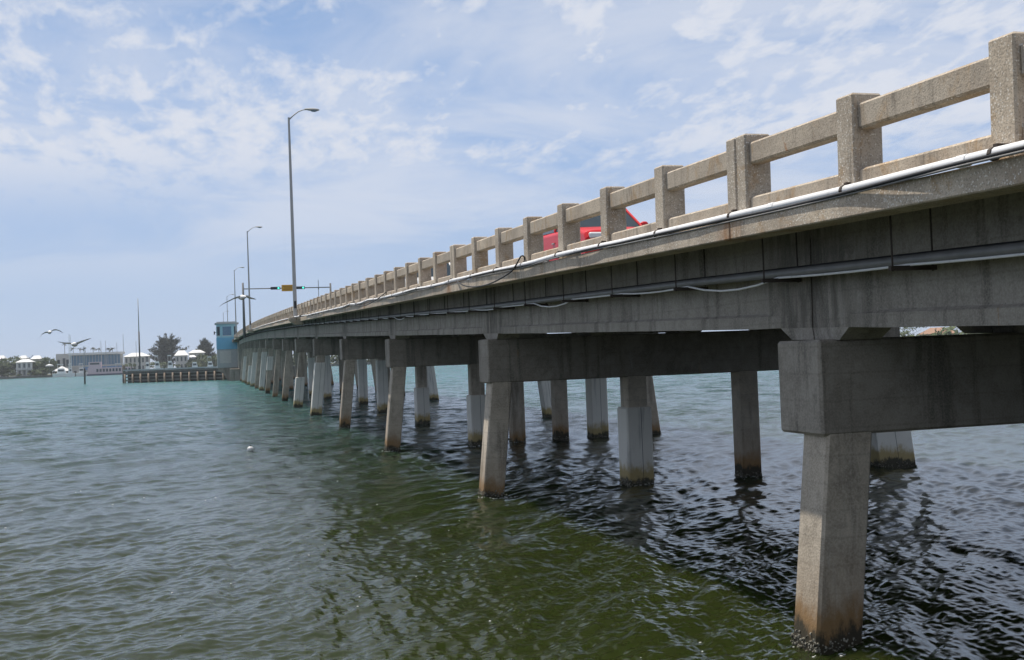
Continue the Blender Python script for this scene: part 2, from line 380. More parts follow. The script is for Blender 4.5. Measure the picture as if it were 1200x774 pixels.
# ------------------------------------------------------------------ bridge spans
def add_girder(mb, xc, y0, y1):
    def sec(y, web, zb):
        f = .28
        return [(xc - f, y, zb), (xc + f, y, zb), (xc + f, y, .28), (xc + web, y, .315 if web < .27 else .285), (xc + web, y, 1.275), (xc - web, y, 1.275), (xc - web, y, .315 if web < .27 else .285), (xc - f, y, .28)]
    e = .012
    st = [(y0 + e, .277, .14), (y0 + .75, .277, .14), (y0 + 1.35, .225, .13), (y1 - 1.35, .225, .13), (y1 - .75, .277, .14), (y1 - e, .277, .14)]
    mb.loft([sec(*q) for q in st])
def ordinal(k): return ['', 'first', 'second', 'third', 'fourth', 'fifth', 'sixth', 'seventh', 'eighth', 'ninth', 'tenth', 'eleventh', 'twelfth', 'thirteenth', 'fourteenth', 'fifteenth', 'sixteenth', 'seventeenth', 'eighteenth'][k]
def make_span():
    root = empty('bridge_span'); L = S
    mb = MB(); e = .008
    mb.box(XL + .26, XR - .26, e, L - e, 1.26, 1.36)
    mb.build('deck_slab', MSLAB, root)
    mb = MB()
    mb.box(XL - .10, XL + .26, e, L - e, 1.15, 1.362); mb.build('slab_edge', MEDGE, root, bevel=.012)
    mb = MB()
    mb.box(XR - .26, XR + .01, e, L - e, 1.165, 1.362); mb.build('slab_edge', MEDGE, root, bevel=.012)
    mb = MB(); mb.box(XL + 1.4, XR - 1.4, .02, L - .02, 1.364, 1.372); mb.build('road_surface', MROAD, root)
    for k in range(5):
        xc = 6.90 + k * (2 * (XC - 6.90)) / 4
        mb = MB(); add_girder(mb, xc, 0, L); g = mb.build('girder', MGIRD, root)
        for y0, y1, t0, t1 in ((.012, .50, .012, .72), (L - .50, L - .012, L - .72, L - .012)):
            mb = MB(); mb.frustum((xc - .26, xc + .26, y0, y1, .001), (xc - .279, xc + .279, t0, t1, .139)); mb.build('bearing_foot', MC, g)
    for k in range(4):
        a = 6.90 + k * (2 * (XC - 6.90)) / 4 + .29; b = 6.90 + (k + 1) * (2 * (XC - 6.90)) / 4 - .29
        for y0 in (.06, L - .36):
            mb = MB(); mb.box(a, b, y0, y0 + .3, .02 if k in (1, 3) else .40, 1.255); mb.build('diaphragm', MC, root)
    hw = .222; pw = .285; g = (L - 2 * (hw + .008) - 6 * pw) / 7
    def railing(xa, sgn):
        xo, xi = xa, xa + sgn * .31
        posts = [(.008, .008 + hw)]; y = .008 + hw
        gaps = []
        for k in range(6): gaps.append((y, y + g)); y += g; posts.append((y, y + pw)); y += pw
        gaps.append((y, y + g)); posts.append((y + g, y + g + hw))
        return xo, xi, posts, gaps
    # the railing facing the water on the camera's side: posts and rails are members of their own
    xo, xi, posts, gaps = railing(XL, 1)
    rl = MB()
    rail_root = None
    for i, (a, b) in enumerate(posts):
        mb = MB(); mb.box(xo, xi, a, b, 1.364, 2.29)
        if rail_root is None:
            rail_root = bpy.data.objects.new('railing', None); C.collection.objects.link(rail_root); rail_root.parent = root
        mb.build('post', MA, rail_root, bevel=.018)
    for a, b in gaps:
        mb = MB(); mb.box(xo + .045, xo + .215, a - .004, b + .004, 1.95, 2.19); mb.build('top_rail', MA, rail_root, bevel=.022)
        mb = MB(); mb.box(xo + .045, xo + .215, a - .004, b + .004, 1.45, 1.595); mb.build('bottom_rail', MA, rail_root, bevel=.02)
    xo, xi, posts, gaps = railing(XR, -1)
    mb = MB()
    for a, b in posts: mb.box(xi, xo, a, b, 1.364, 2.29)
    for a, b in gaps: mb.box(xo - .215, xo - .045, a, b, 1.95, 2.19); mb.box(xo - .215, xo - .045, a, b, 1.45, 1.595)
    mb.build('parapet', MA, root)
    return root
span0 = make_span()
SPAN_LABEL = {0: 'nearest concrete bridge span, running out of frame at the right edge',
              1: 'concrete bridge span carrying the red car, between the two nearest piers',
              2: 'concrete bridge span carrying the white car, behind the red one',
              4: 'concrete bridge span with the tall near lamp post on a bracket'}
for n in range(0, 17):
    o = span0 if n == 0 else copy_tree(span0)
    y0, y1 = ycen(n), ycen(n + 1); z0, z1 = prof(y0), prof(y1)
    o.location = (0, y0, z0); o.rotation_euler = (math.atan2(z1 - z0, y1 - y0), 0, 0)
    tag(o, SPAN_LABEL.get(n, '%s concrete girder span of the bridge counted from the nearest one' % ordinal(n + 1)), 'bridge span', 'concrete spans of the road bridge')

# ------------------------------------------------------------------ bridge piers
XA = 6.44; BAT = .113; PWD = .517
# (x of pile centre at the water, batter, jacket (bottom, top) or None)
B0, C0, D0 = 10.19, 13.25, 16.93
J = lambda a, b: (a, b)
PIERS = {
 0: [(XA, BAT, None), (B0, 0, None), (C0, 0, None), (D0, -BAT, None)],
 1: [(6.515, .108, None), (B0, 0, None), (C0, 0, None), (D0, -BAT, None)],
 2: [(XA, BAT, None), (B0, 0, J(-.6, 1.92)), (C0, 0, None), (17.45, -BAT, J(-.6, 2.7))],
 3: [(XA, BAT, None), (9.72, 0, J(-.6, 1.87)), (11.25, .0, None), (12.98, .0, None), (14.5, 0, J(-.6, 2.7)), (D0 - .15, -BAT, None)],
 4: [(XA, BAT, None), (B0 + .2, 0, J(-.6, 1.84)), (C0, 0, None), (D0 + .25, -BAT, J(-.6, 3.0))],
 5: [(XA - .03, BAT, J(-.6, 3.30)), (B0 + .45, 0, J(-.6, 3.3)), (C0, 0, J(-.6, 2.6)), (D0, -BAT, None)],
 6: [(XA, BAT, J(-.6, 2.25)), (B0 + 1.2, 0, J(-.6, 3.8)), (C0, 0, None), (D0, -BAT, J(-.6, 3))],
 7: [(XA, BAT, None), (B0, 0, J(-.6, 4.0)), (C0, 0, None), (D0, -BAT, None)],
 8: [(XA, BAT, None), (B0, 0, J(-.6, 3.8)), (C0, 0, None), (D0, -BAT, None)],
 9: [(XA, BAT, J(2.6, 4.2)), (B0, 0, None), (C0, 0, None), (D0, -BAT, None)],
 10: [(XA, BAT, J(-.6, 4.9)), (B0, 0, None), (C0, 0, None), (D0, -BAT, None)],
 11: [(XA, BAT, None), (B0, 0, None), (C0, 0, None), (D0, -BAT, None)],
 12: [(XA, BAT, J(-.6, 5.2)), (B0, 0, None), (C0, 0, None), (D0, -BAT, None)],
 13: [(XA, BAT, J(-.6, 3.2)), (B0, 0, None), (C0, 0, None), (D0, -BAT, None)],
 14: [(XA, BAT, None), (B0, 0, None), (C0, 0, None), (D0, -BAT, None)],
 15: [(XA, BAT, J(-.6, 5.0)), (B0, 0, None), (C0, 0, None), (D0, -BAT, None)],
 16: [(XA, BAT, None), (B0, 0, None), (C0, 0, None), (D0, -BAT, None)],
}
PLAB = {1: 'nearest concrete bridge pier, its outer pile bare and stained orange at the waterline',
        2: 'second concrete pier, with a pale jacket on its inner pile and a bare outer pile',
        3: 'third concrete pier, bare slanted outer pile beside one squat pale jacketed pile',
        4: 'fourth concrete pier, slim bare slanted outer pile just before the fully jacketed one',
        5: 'fifth concrete pier, its outer pile wrapped in a white jacket up to the cap',
        6: 'sixth concrete pier, its outer pile jacketed white on the lower half only',
        9: 'ninth concrete pier, white collar round the upper part of its outer pile'}
def slant(mb, xc, bat, hw, y0, y1, z0, z1):
    mb.frustum((xc + bat * z0 - hw, xc + bat * z0 + hw, y0, y1, z0), (xc + bat * z1 - hw, xc + bat * z1 + hw, y0, y1, z1))
MBARN = None
m = NM('barnacles'); MBARN = m.fin(m.mix(m.ramp(m.noise(28, 3), .42, .62), (.03, .028, .018), (.34, .32, .26)), .9)
def crust(parent, xc, bat, hw, y0, y1, seed):
    r = random.Random(seed); mb = MB()
    for k in range(170):
        z = r.gauss(.035, .05); side = r.random()
        x = xc + bat * z; h = r.uniform(.006, .020)
        if side < .45: c_ = (x + r.uniform(-hw, hw), y0 - .004, z)
        elif side < .9: c_ = (x - hw - .004, r.uniform(y0, y1), z)
        else: c_ = (x + hw, r.uniform(y0, y1), z)
        mb.ball(c_, h, h, h * r.uniform(.7, 1.4), 5, 4)
    return tag(mb.build('barnacle_crust', MBARN, parent), kind='stuff')
for n, piles in PIERS.items():
    y0 = ypier(n); zt = prof(ycen(n)); zb = zt - DC
    root = empty('bridge_pier', (XC, y0 + CW / 2, 0), 0,
                 PLAB.get(n, '%s concrete pier of the bridge counted from the nearest one' % ordinal(max(n, 1))) if n else 'concrete bridge pier behind the photographer',
                 'bridge pier', 'concrete piers under the road bridge')
    off = (-XC, -(y0 + CW / 2), 0)
    mb = MB(); mb.box(6.41, 17.75 if n in (1, 2) else 17.1, y0, y0 + CW, zb, zt); mb.build('pier_cap', MCAP, root, bevel=.03, loc=off)
    for i, (x, bat, jk) in enumerate(piles):
        ya, yb = y0 + .012, y0 + .012 + PWD; hp = .285 if (n, i) == (1, 0) else PWD / 2; ej = .30 if (n, i) == (2, 3) else .075
        mb = MB(); slant(mb, x, bat, hp, ya, yb, -2.2, zb + .05); p = mb.build('pile', MP, root, bevel=.03, loc=off)
        if jk:
            z1 = min(jk[1], zb - .05); mb = MB(); slant(mb, x, bat, PWD / 2 + ej, ya - .075, yb + .075, jk[0], z1)
            q = mb.build('pile_jacket', MJ, p, bevel=.035)
            mb = MB()
            zs = jk[0]
            mb.add([(x + bat * zs + .04, ya - .0775, zs), (x + bat * zs + .052, ya - .0775, zs), (x + bat * z1 + .052, ya - .0775, z1), (x + bat * z1 + .04, ya - .0775, z1)], [(0, 1, 2, 3)])
            mb.build('jacket_seam', MBLACK, p)
        if n in (1, 2, 3, 4):
            e = .075 if jk else 0
            crust(p, x, bat, hp + (ej if jk else 0), ya - e, yb + e, n * 10 + i)

# ------------------------------------------------------------------ bascule pier, far bridge deck
YB0, YB1 = ycen(17) + .01, ycen(17) + 15.5
zd = prof(250) + 1.36
bp = empty('bascule_pier', (11.7, 252, 0), 0, 'massive grey concrete pier of the drawbridge below the blue control cabin', 'bridge pier')
o2 = (-11.7, -252, 0)
mb = MB(); mb.box(4.6, 18.8, YB0 + .4, YB1, -2, 2.6); mb.build('footing', MCAP, bp, bevel=.1, loc=o2)
mb = MB(); mb.box(6.4, 17.0, YB0 + .8, YB1 - .6, 2.6, zd - .6); mb.build('shaft', MC, bp, bevel=.1, loc=o2)
mb = MB(); mb.box(5.3, 18.1, YB0, YB1, zd - .6, zd); mb.build('platform', MSLAB, bp, loc=o2)
mb = MB()
for k in range(5):
    a = YB0 + .6 + k * 3.3; mb.box(XL, XL + .3, a, a + .28, zd, zd + .93)
mb.box(XL + .05, XL + .2, YB0 + .3, YB1 - .3, zd + .6, zd + .82); mb.build('railing', MA, bp, loc=o2)
fs = empty('bascule_span', (11.7, 275, 0), 0, 'drawbridge deck crossing the boat channel behind the control cabin', 'bridge span')
mb = MB(); o3 = (-11.7, -275, 0)
ys = [YB1 + .02 + k * 8.0 for k in range(21)]
mb.loft([[(XL, y, prof(y) + .9), (XR, y, prof(y) + .9), (XR, y, prof(y) + 1.36), (XL, y, prof(y) + 1.36)] for y in ys]); mb.build('deck', MSLAB, fs, loc=o3)
mb = MB()
for xx in (XL, XR - .3):
    mb.loft([[(xx, y, prof(y) + 1.95), (xx + .25, y, prof(y) + 1.95), (xx + .25, y, prof(y) + 2.2), (xx, y, prof(y) + 2.2)] for y in ys])
    for y in np.arange(ys[0] + .1, ys[-1], 2.1): mb.box(xx, xx + .3, y, y + .28, prof(y) + 1.34, prof(y) + 2.29)
mb.build('parapet', MA, fs, loc=o3)
mb = MB()
for y in np.arange(YB1 + 28, ys[-1], 29): mb.box(7.0, 8.0, y, y + 1, -2, prof(y) + .92); mb.box(15.5, 16.5, y, y + 1, -2, prof(y) + .92)
mb.build('column', MCAP, fs, loc=o3)

# ------------------------------------------------------------------ control cabin (bridge tender's house)
tx0, tx1, ty0, ty1 = 2.0, 6.55, 250.6, 255.6
th = empty('control_cabin', (4.2, 253, 0), 0, 'small bright blue drawbridge control cabin on a grey concrete tower', 'cabin'); o4 = (-4.2, -253, 0)
mb = MB(); mb.box(tx0, tx1, ty0, ty1, 2.85, 6.95); wl = mb.build('lower_wall', MGREYP, th, bevel=.05, loc=o4)
mb = MB(); mb.box(tx0 + .55, tx0 + 3.0, ty0 - .05, ty0 - .004, 3.9, 6.6); mb.build('louvre_panel', MWALLW, wl)
mb = MB(); mb.box(tx0 - .04, tx1 + .04, ty0 - .04, ty1 + .04, 6.953, 9.55); mb.build('blue_wall', MBLUE, th, loc=o4)
mb = MB(); mb.box(tx0 + .03, tx1 - .03, ty0 + .03, ty1 - .03, 9.553, 12.55); ws = mb.build('window_storey', MLBLUE, th, loc=o4)
for a, b, nm in ((tx0 + .15, tx0 + .75, 0), (tx0 + 1.35, tx0 + 3.2, 1), (tx1 - .75, tx1 - .15, 0)):
    mb = MB(); mb.box(a, b, ty0 - .01, ty0 + .02, 10.0, 12.0); wi = mb.build('window', MGLASS if nm == 0 else MBGLASS, ws)
    mb = MB(); mb.box(a - .06, b + .06, ty0 - .03, ty0 + .0, 9.9, 9.99); mb.build('sill', MWHITE, wi)
mb = MB(); mb.box(tx0 - .012, tx0 + .02, ty0 + .6, ty0 + 4.2, 10.0, 12.0); mb.build('window', MGLASS, ws)
mb = MB(); mb.box(tx0 - .3, tx1 + .3, ty0 - .3, ty1 + .3, 12.553, 12.85); mb.box(tx0 + .1, tx1 - .1, ty0 + .1, ty1 - .1, 12.853, 13.1); mb.build('roof', MGREYP, th, loc=o4)
mb = MB()     # splayed concrete bracket with an arched soffit
prof_b = [(tx0 + .1, 2.847), (tx0 + .25, 2.1), (tx0 + 1.2, 1.6), (tx0 + 2.0, .4), (tx0 + 2.4, -1), (tx0 + 5.0, -1), (tx0 + 5.0, 2.847)]
mb.loft([[(x, y, z) for x, z in prof_b] for y in (ty0 + .1, ty0 + 1.1)]); mb.loft([[(x, y, z) for x, z in prof_b] for y in (ty1 - 1.1, ty1 - .1)])
mb.build('bracket', MCAP, th, loc=o4)
mb = MB(); mb.box(tx0 - .55, tx0 - .30, ty0 + .4, ty0 + .7, 10.3, 11.0); mb.box(tx0 - .32, tx0 - .01, ty0 + .5, ty0 + .6, 10.7, 10.8); mb.build('horn', MBLACK, th, loc=o4)

# ------------------------------------------------------------------ fender wall on the near side of the boat channel
MWALE = plain('grey_timber', (.20, .19, .17), .9, .4)
fx0, fy0, fx1, fy1 = -20.0, 286.0, 6.0, 262.0
flen = math.hypot(fx1 - fx0, fy1 - fy0)
fw = empty('fender_wall', (fx0, fy0, 0), math.atan2(fy1 - fy0, fx1 - fx0), 'long timber fender wall with pale piles standing out from the bridge', 'fender wall')
mb = MB(); mb.box(0, flen, -.3, 1.1, 2.95, 3.25); mb.build('walkway', MGREYP, fw)
mb = MB(); mb.box(0, flen, 1.1, 1.25, -1, 2.9); mb.build('back_board', MWOOD, fw)
for z in (.55, 1.35, 2.15, 2.65):
    mb = MB(); mb.box(-.2, flen, -.12, .12, z - .16, z + .16); mb.build('wale', MWALE, fw)
for k in range(14):
    x = .6 + k * (flen - 1.2) / 13
    mb = MB(); mb.tube([(x, -.38, -1.5), (x, -.34, 2.2)], [.25, .22], 8); mb.build('piling', MTAN, fw, smooth=True)
mb = MB(); mb.tube([(-.3, .2, -1.5), (-.3, .2, 4.4)], [.4, .36], 8); mb.build('corner_dolphin', MWOOD, fw, smooth=True)

# ------------------------------------------------------------------ utilities along the bridge
def rz(y, rel): return prof(y) + rel
PIPE = [(-6, 1.38), (2, 1.38), (6.48, 1.355), (6.91, 1.372), (8.96, 1.40), (10.16, 1.408), (11.18, 1.412), (11.99, 1.40), (13.12, 1.385), (15.33, 1.42), (17.27, 1.432), (19.1, 1.40), (21.31, 1.42), (23.45, 1.424), (25.73, 1.43),
        (26.93, 1.37), (29.79, 1.43), (31.83, 1.418), (34.68, 1.405), (36.73, 1.39), (39.44, 1.455), (42.11, 1.38), (44.52, 1.45), (45.98, 1.405), (50.05, 1.405), (55.54, 1.411), (62.86, 1.335), (66, 1.30), (70, 1.45), (79.49, 1.48), (87.95, 1.49), (111.6, 1.46), (134.8, 1.40), (170, 1.42), (244, 1.42)]
pxy = np.array(PIPE)
yy = np.concatenate([np.arange(-6, 60, .35), np.arange(60, 244, 2.0)])
rel = np.interp(yy, pxy[:, 0], pxy[:, 1]); kk = np.hanning(5); kk /= kk.sum(); rel = np.maximum(np.convolve(np.pad(rel, 2, mode='edge'), kk, 'valid'), 1.405)
cd = empty('white_conduit', (5.64, 0, 0), 0, 'white plastic conduit running along the bridge edge below the railing', 'conduit'); o5 = (-5.64, 0, 0)
mb = MB(); pX = lambda y: 5.668 - .06 * max(0, min(1, (8.6 - y) / 1.5)) - .015 * (1 + math.sin(y * .45)) - (.36 if 64 < y < 71.5 else 0)
mb.tube([(pX(y), y, rz(y, max(r, 1.408))) for y, r in zip(yy, rel)], .043, 10); mb.build('pipe', MPIPE, cd, smooth=True, loc=o5)
mb = MB(); mb.tube([(pX(y) - .05 - .012 * math.sin(y * 1.7), y, rz(y, r) - .025 - .012 * math.sin(y * .8)) for y, r in zip(yy, rel)], .016, 6); mb.build('cable', MBLACK, cd, smooth=True, loc=o5)
mb = MB(); mb.tube([(pX(y) - .055, y, rz(y, r) - .052 - .012 * math.sin(y * .63 + 1)) for y, r in zip(yy, rel)], .010, 6); mb.build('cable', MDUCT, cd, smooth=True, loc=o5)
posty = []
for n in range(0, 6):
    hw = .222; pw = .285; g = (S - 2 * (hw + .008) - 6 * pw) / 7
    posty.append(ycen(n))
    for k in range(6): posty.append(ycen(n) + .23 + g * (k + 1) + pw * k + .05)
for y in posty:
    r = float(np.interp(y, yy, rel)); mb = MB()
    mb.tube([(pX(y), y - .018, rz(y, r)), (pX(y), y + .018, rz(y, r))], .053, 10); mb.box(pX(y) + .01, 5.735, y - .02, y + .02, rz(y, r) + .03, rz(y, r) + .075)
    mb.build('clamp', MRUST, cd, loc=o5)
for y in np.arange(.9, 60, 3.05):
    r = float(np.interp(y, yy, rel)); r2_ = float(np.interp(y + .12, yy, rel)); mb = MB()
    mb.tube([(pX(y), y, rz(y, r)), (pX(y + .12), y + .12, rz(y + .12, r2_))], .049, 10); mb.build('coupling', MPIPE, cd, loc=o5)

ud = empty('utility_duct', (6.38, 0, 0), 0, 'grey pipe bundle hung on rods beneath the bridge deck overhang', 'pipe'); o6 = (-6.38, 0, 0)
UR = [(-6, .74), (7, .755), (10, .765), (14, .78), (26, .77), (32, .80), (47, .86), (70, .96), (140, .98), (244, .98)]
uy = np.concatenate([np.arange(-4, 60, .6), np.arange(60, 244, 3.0)])
ur = np.interp(uy, [a for a, b in UR], [b for a, b in UR])
hang = [y for y in np.concatenate([np.arange(3.95, 60, 2.43), np.arange(60, 240, 2.43)])][:96]
mb = MB(); mb.tube([(6.36, y, rz(y, r)) for y, r in zip(uy, ur)], .05, 10); mb.build('pipe', MDUCT, ud, smooth=True, loc=o6)
mb = MB(); mb.tube([(6.47, y, rz(y, r) + .03) for y, r in zip(uy, ur)], .045, 8); mb.build('pipe', MBLACK, ud, smooth=True, loc=o6)
pts = []; rr = random.Random(3)
for i in range(len(hang) - 1):
    a, b = hang[i], hang[i + 1]; sg = (.10 if i in (3, 6, 13) else rr.choice((.004, .008, .012, .03))) if i < 30 else .01
    for t in (0, .2, .4, .6, .8):
        y = a + (b - a) * t; pts.append((6.33, y, rz(y, float(np.interp(y, uy, ur))) - .046 - sg * 4 * t * (1 - t)))
mb = MB(); mb.tube(pts, .014, 6); mb.build('white_cable', MPIPE, ud, smooth=True, loc=o6)
for y in hang:
    r = float(np.interp(y, uy, ur)); zb = rz(y, r) - .075; mb = MB()
    mb.tube([(6.15, y, zb - .03), (6.15, y, rz(y, 1.255))], .009, 6); mb.tube([(6.585, y, zb - .03), (6.585, y, rz(y, 1.255))], .009, 6)
    mb.box(6.12, 6.615, y - .022, y + .022, zb - .022, zb + .022); mb.build('hanger', MRUST, ud, loc=o6)

def droop(label, pts, r=.017):
    # smooth through the points
    P = [Vector(p) for p in pts]; outp = []
    for i in range(len(P) - 1):
        p0, p1, p2, p3 = P[max(i - 1, 0)], P[i], P[i + 1], P[min(i + 2, len(P) - 1)]
        for k in range(6):
            t = k / 6
            outp.append(.5 * ((2 * p1) + (p2 - p0) * t + (2 * p0 - 5 * p1 + 4 * p2 - p3) * t * t + (3 * p1 - p0 - 3 * p2 + p3) * t ** 3))
    outp.append(P[-1]); mb = MB(); mb.tube(outp, r, 7); o = mb.build('loose_cable', MBLACK, None, smooth=True)
    tag(o, label, 'cable')
A_ = CAM_H
droop('long black cable drooping from a railing post behind the red car', [(5.715, 19.42, A_ + 1.74), (5.69, 19.36, A_ + 1.80), (5.62, 19.34, A_ + 1.80), (5.57, 19.5, A_ + 1.66), (5.54, 19.9, A_ + 1.54), (5.5, 21.15, A_ + 1.44), (5.5, 22.4, A_ + 1.46), (5.52, 23.5, A_ + 1.56), (5.58, 24.4, A_ + 1.70), (5.65, 24.9, A_ + 1.79)], .015)
droop('shorter black cable sagging below the white conduit farther along the bridge', [(5.64, 35.2, A_ + 2.18), (5.52, 36.6, A_ + 2.02), (5.46, 38.8, A_ + 1.95), (5.5, 41.2, A_ + 2.06), (5.64, 43.2, A_ + 2.34)])

# ------------------------------------------------------------------ street lamps
def make_lamp():
    root = empty('street_lamp')
    mb = MB(); mb.frustum((-.42, .42, -.45, .45, -.02), (-.42, .42, -.45, .45, .16)); mb.frustum((-.05, .42, -.35, .35, -.34), (-.42, .42, -.45, .45, -.022)); mb.build('base_bracket', MA, root, bevel=.02)
    mb = MB(); mb.box(-.2, .2, -.2, .2, .162, .2); mb.tube([(0, 0, .2), (0, 0, 6), (0, 0, 12.7)], [.125, .1, .065], 12); mb.build('pole', MGALV, root, smooth=False)
    mb = MB(); mb.box(-.07, .07, -.145, -.1, .7, 1.15); mb.build('hand_hole_cover', MBLACK, root)
    mb = MB(); mb.tube([(0, 0, 12.55), (.25, 0, 12.8), (.6, 0, 13.08), (.9, 0, 13.2), (1.15, 0, 13.23)], [.045, .04, .035, .03, .03], 8); mb.build('arm', MGALV, root, smooth=True)
    mb = MB()
    rings = []
    for x, wy, h, zo in ((1.0, .05, .04, 0), (1.12, .08, .06, .0), (1.35, .13, .09, -.01), (1.6, .16, .10, -.02), (1.8, .14, .08, -.025), (1.92, .05, .03, -.03)):
        rings.append([(x, wy * math.cos(t), 13.25 + zo + h * math.sin(t)) for t in [2 * math.pi * j / 10 for j in range(10)]])
    mb.loft(rings); h = mb.build('lamp_head', MWALLW, root, smooth=True)
    mb = MB(); mb.ball((1.58, 0, 13.16), .22, .12, .07, 10, 6); mb.build('lens', MBGLASS, h, smooth=True)
    return root
lamp0 = make_lamp()
LX = 5.36
LL = ['tall nearest grey street lamp standing on a bracket outside the bridge railing', 'second grey street lamp along the bridge, left of the amber sign',
      'third street lamp along the bridge, right behind the blue cabin roof corner', 'fourth street lamp, small, rising just behind the blue cabin', 'farthest and smallest street lamp, above the middle of the blue cabin roof']
for i, y in enumerate((69.4, 143.3, 214.0, 298.0, 372.0)):
    o = lamp0 if i == 0 else copy_tree(lamp0)
    o.location = (LX, y, prof(y) + 1.26); tag(o, LL[i], 'street lamp', 'street lamps along the bridge edge')

# ------------------------------------------------------------------ traffic signal gantry
ys_ = 165.0; zb = prof(ys_) + 1.36; za = CAM_H + 11.15
MDKST = plain('dark_steel', (.13, .135, .14), .6)
ga = empty('signal_gantry', (11.6, ys_, 0), 0, 'steel traffic signal gantry spanning the bridge deck with an amber sign', 'traffic signal'); o7 = (-11.6, -ys_, 0)
mb = MB(); mb.tube([(5.3, ys_, zb - .9), (5.3, ys_, za + .9)], [.22, .14], 10); mb.build('post', MDKST, ga, smooth=True, loc=o7)
mb = MB(); mb.tube([(18.05, ys_, zb - .9), (18.05, ys_, za + .6)], [.2, .14], 10); mb.build('post', MDKST, ga, smooth=True, loc=o7)
mb = MB(); mb.tube([(5.3, ys_, za), (18.05, ys_, za)], .075, 8); mb.build('arm', MDKST, ga, smooth=True, loc=o7)
m = NM('green_lens'); m.b.inputs['Emission Color'].default_value = (.1, 1, .75, 1); m.b.inputs['Emission Strength'].default_value = 1.2; MGREEN = m.fin((.05, .5, .35), .3)
for x0, x1 in ((9.25, 10.65), (12.9, 14.25)):
    mb = MB(); mb.box(x0, x1, ys_ - .32, ys_ - .09, za - .2, za + .2); h = mb.build('signal_head', MBLACK, ga, bevel=.03, loc=o7)
    mb = MB(); mb.tube([(x1 - .26, ys_ - .33, za), (x1 - .26, ys_ - .35, za)], .15, 12); mb.build('green_light', MGREEN, h)
    for k in (.26, .70):
        mb = MB(); mb.tube([(x0 + k, ys_ - .33, za), (x0 + k, ys_ - .35, za)], .14, 12); mb.build('dark_light', MGLASS, h)
mb = MB(); mb.box(10.85, 12.85, ys_ - .18, ys_ - .09, za - .48, za + .48); sg = mb.build('amber_sign', MYEL, ga, bevel=.02, loc=o7)
mb = MB()
for zz_, a, b in ((.24, 11.1, 12.6), (0, 11.25, 12.45), (-.24, 11.1, 12.55)):
    x = a
    while x < b: mb.box(x, x + .12, ys_ - .188, ys_ - .1805, za + zz_ - .07, za + zz_ + .07); x += .17
mb.build('faded_lettering', plain('brown_lettering', (.30, .14, .01), .6), sg)
o = None
mb = MB(); mb.tube([(17.35, 176, prof(176) + 1.3), (17.35, 176, CAM_H + 13.1)], .05, 6); mb.box(17.28, 17.42, 175.9, 176.1, CAM_H + 11.6, CAM_H + 11.9)
tag(mb.build('thin_mast', MDKST), 'thin dark mast beside the right end of the signal gantry', 'mast')

# ------------------------------------------------------------------ cars
def car_paint(name, col):
    m = NM(name); m.b.inputs['Coat Weight'].default_value = .25; m.b.inputs['Specular IOR Level'].default_value = .3; m.b.inputs['Coat Roughness'].default_value = .08
    return m.fin(m.mix(m.noise(8, 3), tuple(c * .92 for c in col), col), .35)
def make_car(name, label, paint, Lc, W, prof_low, prof_roof, loc, tail=1.1):
    root = empty(name, loc, 0, label, 'car')
    hw = W / 2
    def ring(inset, pts, dz=0): return pts
    # body: outline along y (nose at 0, pointing to -y), lofted over the width
    mb = MB(); rings = []
    for x, k in ((-hw, .90), (-hw + .06, .97), (-hw + .2, 1), (0, 1.02), (hw - .2, 1), (hw - .06, .97), (hw, .90)):
        rings.append([(x, Lc / 2 + (y - Lc / 2) * (1 - (1 - k) * .25), .22 + (z - .22) * (k if z > .5 else 1)) for y, z in prof_low])
    mb.loft(rings); body = mb.build('body', paint, root, smooth=False, bevel=.03, seg=2)
    mb = MB(); rings = []
    for x, zf in ((-hw + .07, 0), (-hw + .22, 1), (hw - .22, 1), (hw - .07, 0)): pass
    g = prof_roof        # [(y, z) base front, top front, top rear, base rear]
    (y0, z0), (y1, z1), (y2, z2), (y3, z3) = g
    a, b = hw - .08, hw - .24
    v = [(-a, y0, z0), (a, y0, z0), (a, y3, z3), (-a, y3, z3), (-b, y1, z1), (b, y1, z1), (b, y2, z2), (-b, y2, z2)]
    mb.add(v, [(0, 1, 5, 4), (1, 2, 6, 5), (2, 3, 7, 6), (3, 0, 4, 7), (4, 5, 6, 7)]); gl = mb.build('window_glass', MGLASS, root)
    # roof and pillars
    mb = MB()
    V = [Vector(p) for p in v]
    mb.box(-b - .02, b + .02, y1 - .03, y2 + .03, z1 - .03, z1 + .05)
    for i, j in ((0, 4), (1, 5), (2, 6), (3, 7)): mb.tube([V[i], V[j]], .04, 6)
    for sx_ in (-1, 1):
        yb = (y0 + y3) / 2 + .1; yt = (y1 + y2) / 2
        mb.tube([(sx_ * a, yb, (z0 + z3) / 2), (sx_ * b, yt, z1)], .045, 6)
    mb.build('roof', paint, root, bevel=.015)
    for sx_ in (-1, 1):
        for y in (Lc * .19, Lc * .79):
            mb = MB(); mb.tube([(sx_ * (hw - .20), y, .32), (sx_ * (hw + .005), y, .32)], .32, 18); wh = mb.build('wheel', MBLACK, root)
            mb = MB(); mb.tube([(sx_ * (hw - .02), y, .32), (sx_ * (hw + .012), y, .32)], .2, 14); mb.build('rim', MGALV, wh)
        mb = MB(); mb.ball((sx_ * (hw + .10), y0 + .28, z0 + .08), .11, .06, .08, 8, 6); mb.box(sx_ * hw - .06, sx_ * hw + .06, y0 + .26, y0 + .31, z0 + .01, z0 + .05); mb.build('mirror', paint, root, smooth=True)
        mb = MB(); mb.box(sx_ * (hw - .3) - .22, sx_ * (hw - .3) + .22, -.015, .08, .74, .88); mb.build('headlight', MWHITE, root, bevel=.03)
        for y in ((y0 + y3) / 2 - .1, y3 - .5):
            mb = MB(); mb.box(sx_ * (hw + .01) - .015, sx_ * (hw + .01) + .015, y, y + .18, .80, .83); mb.build('door_handle', MGALV, root)
    return root
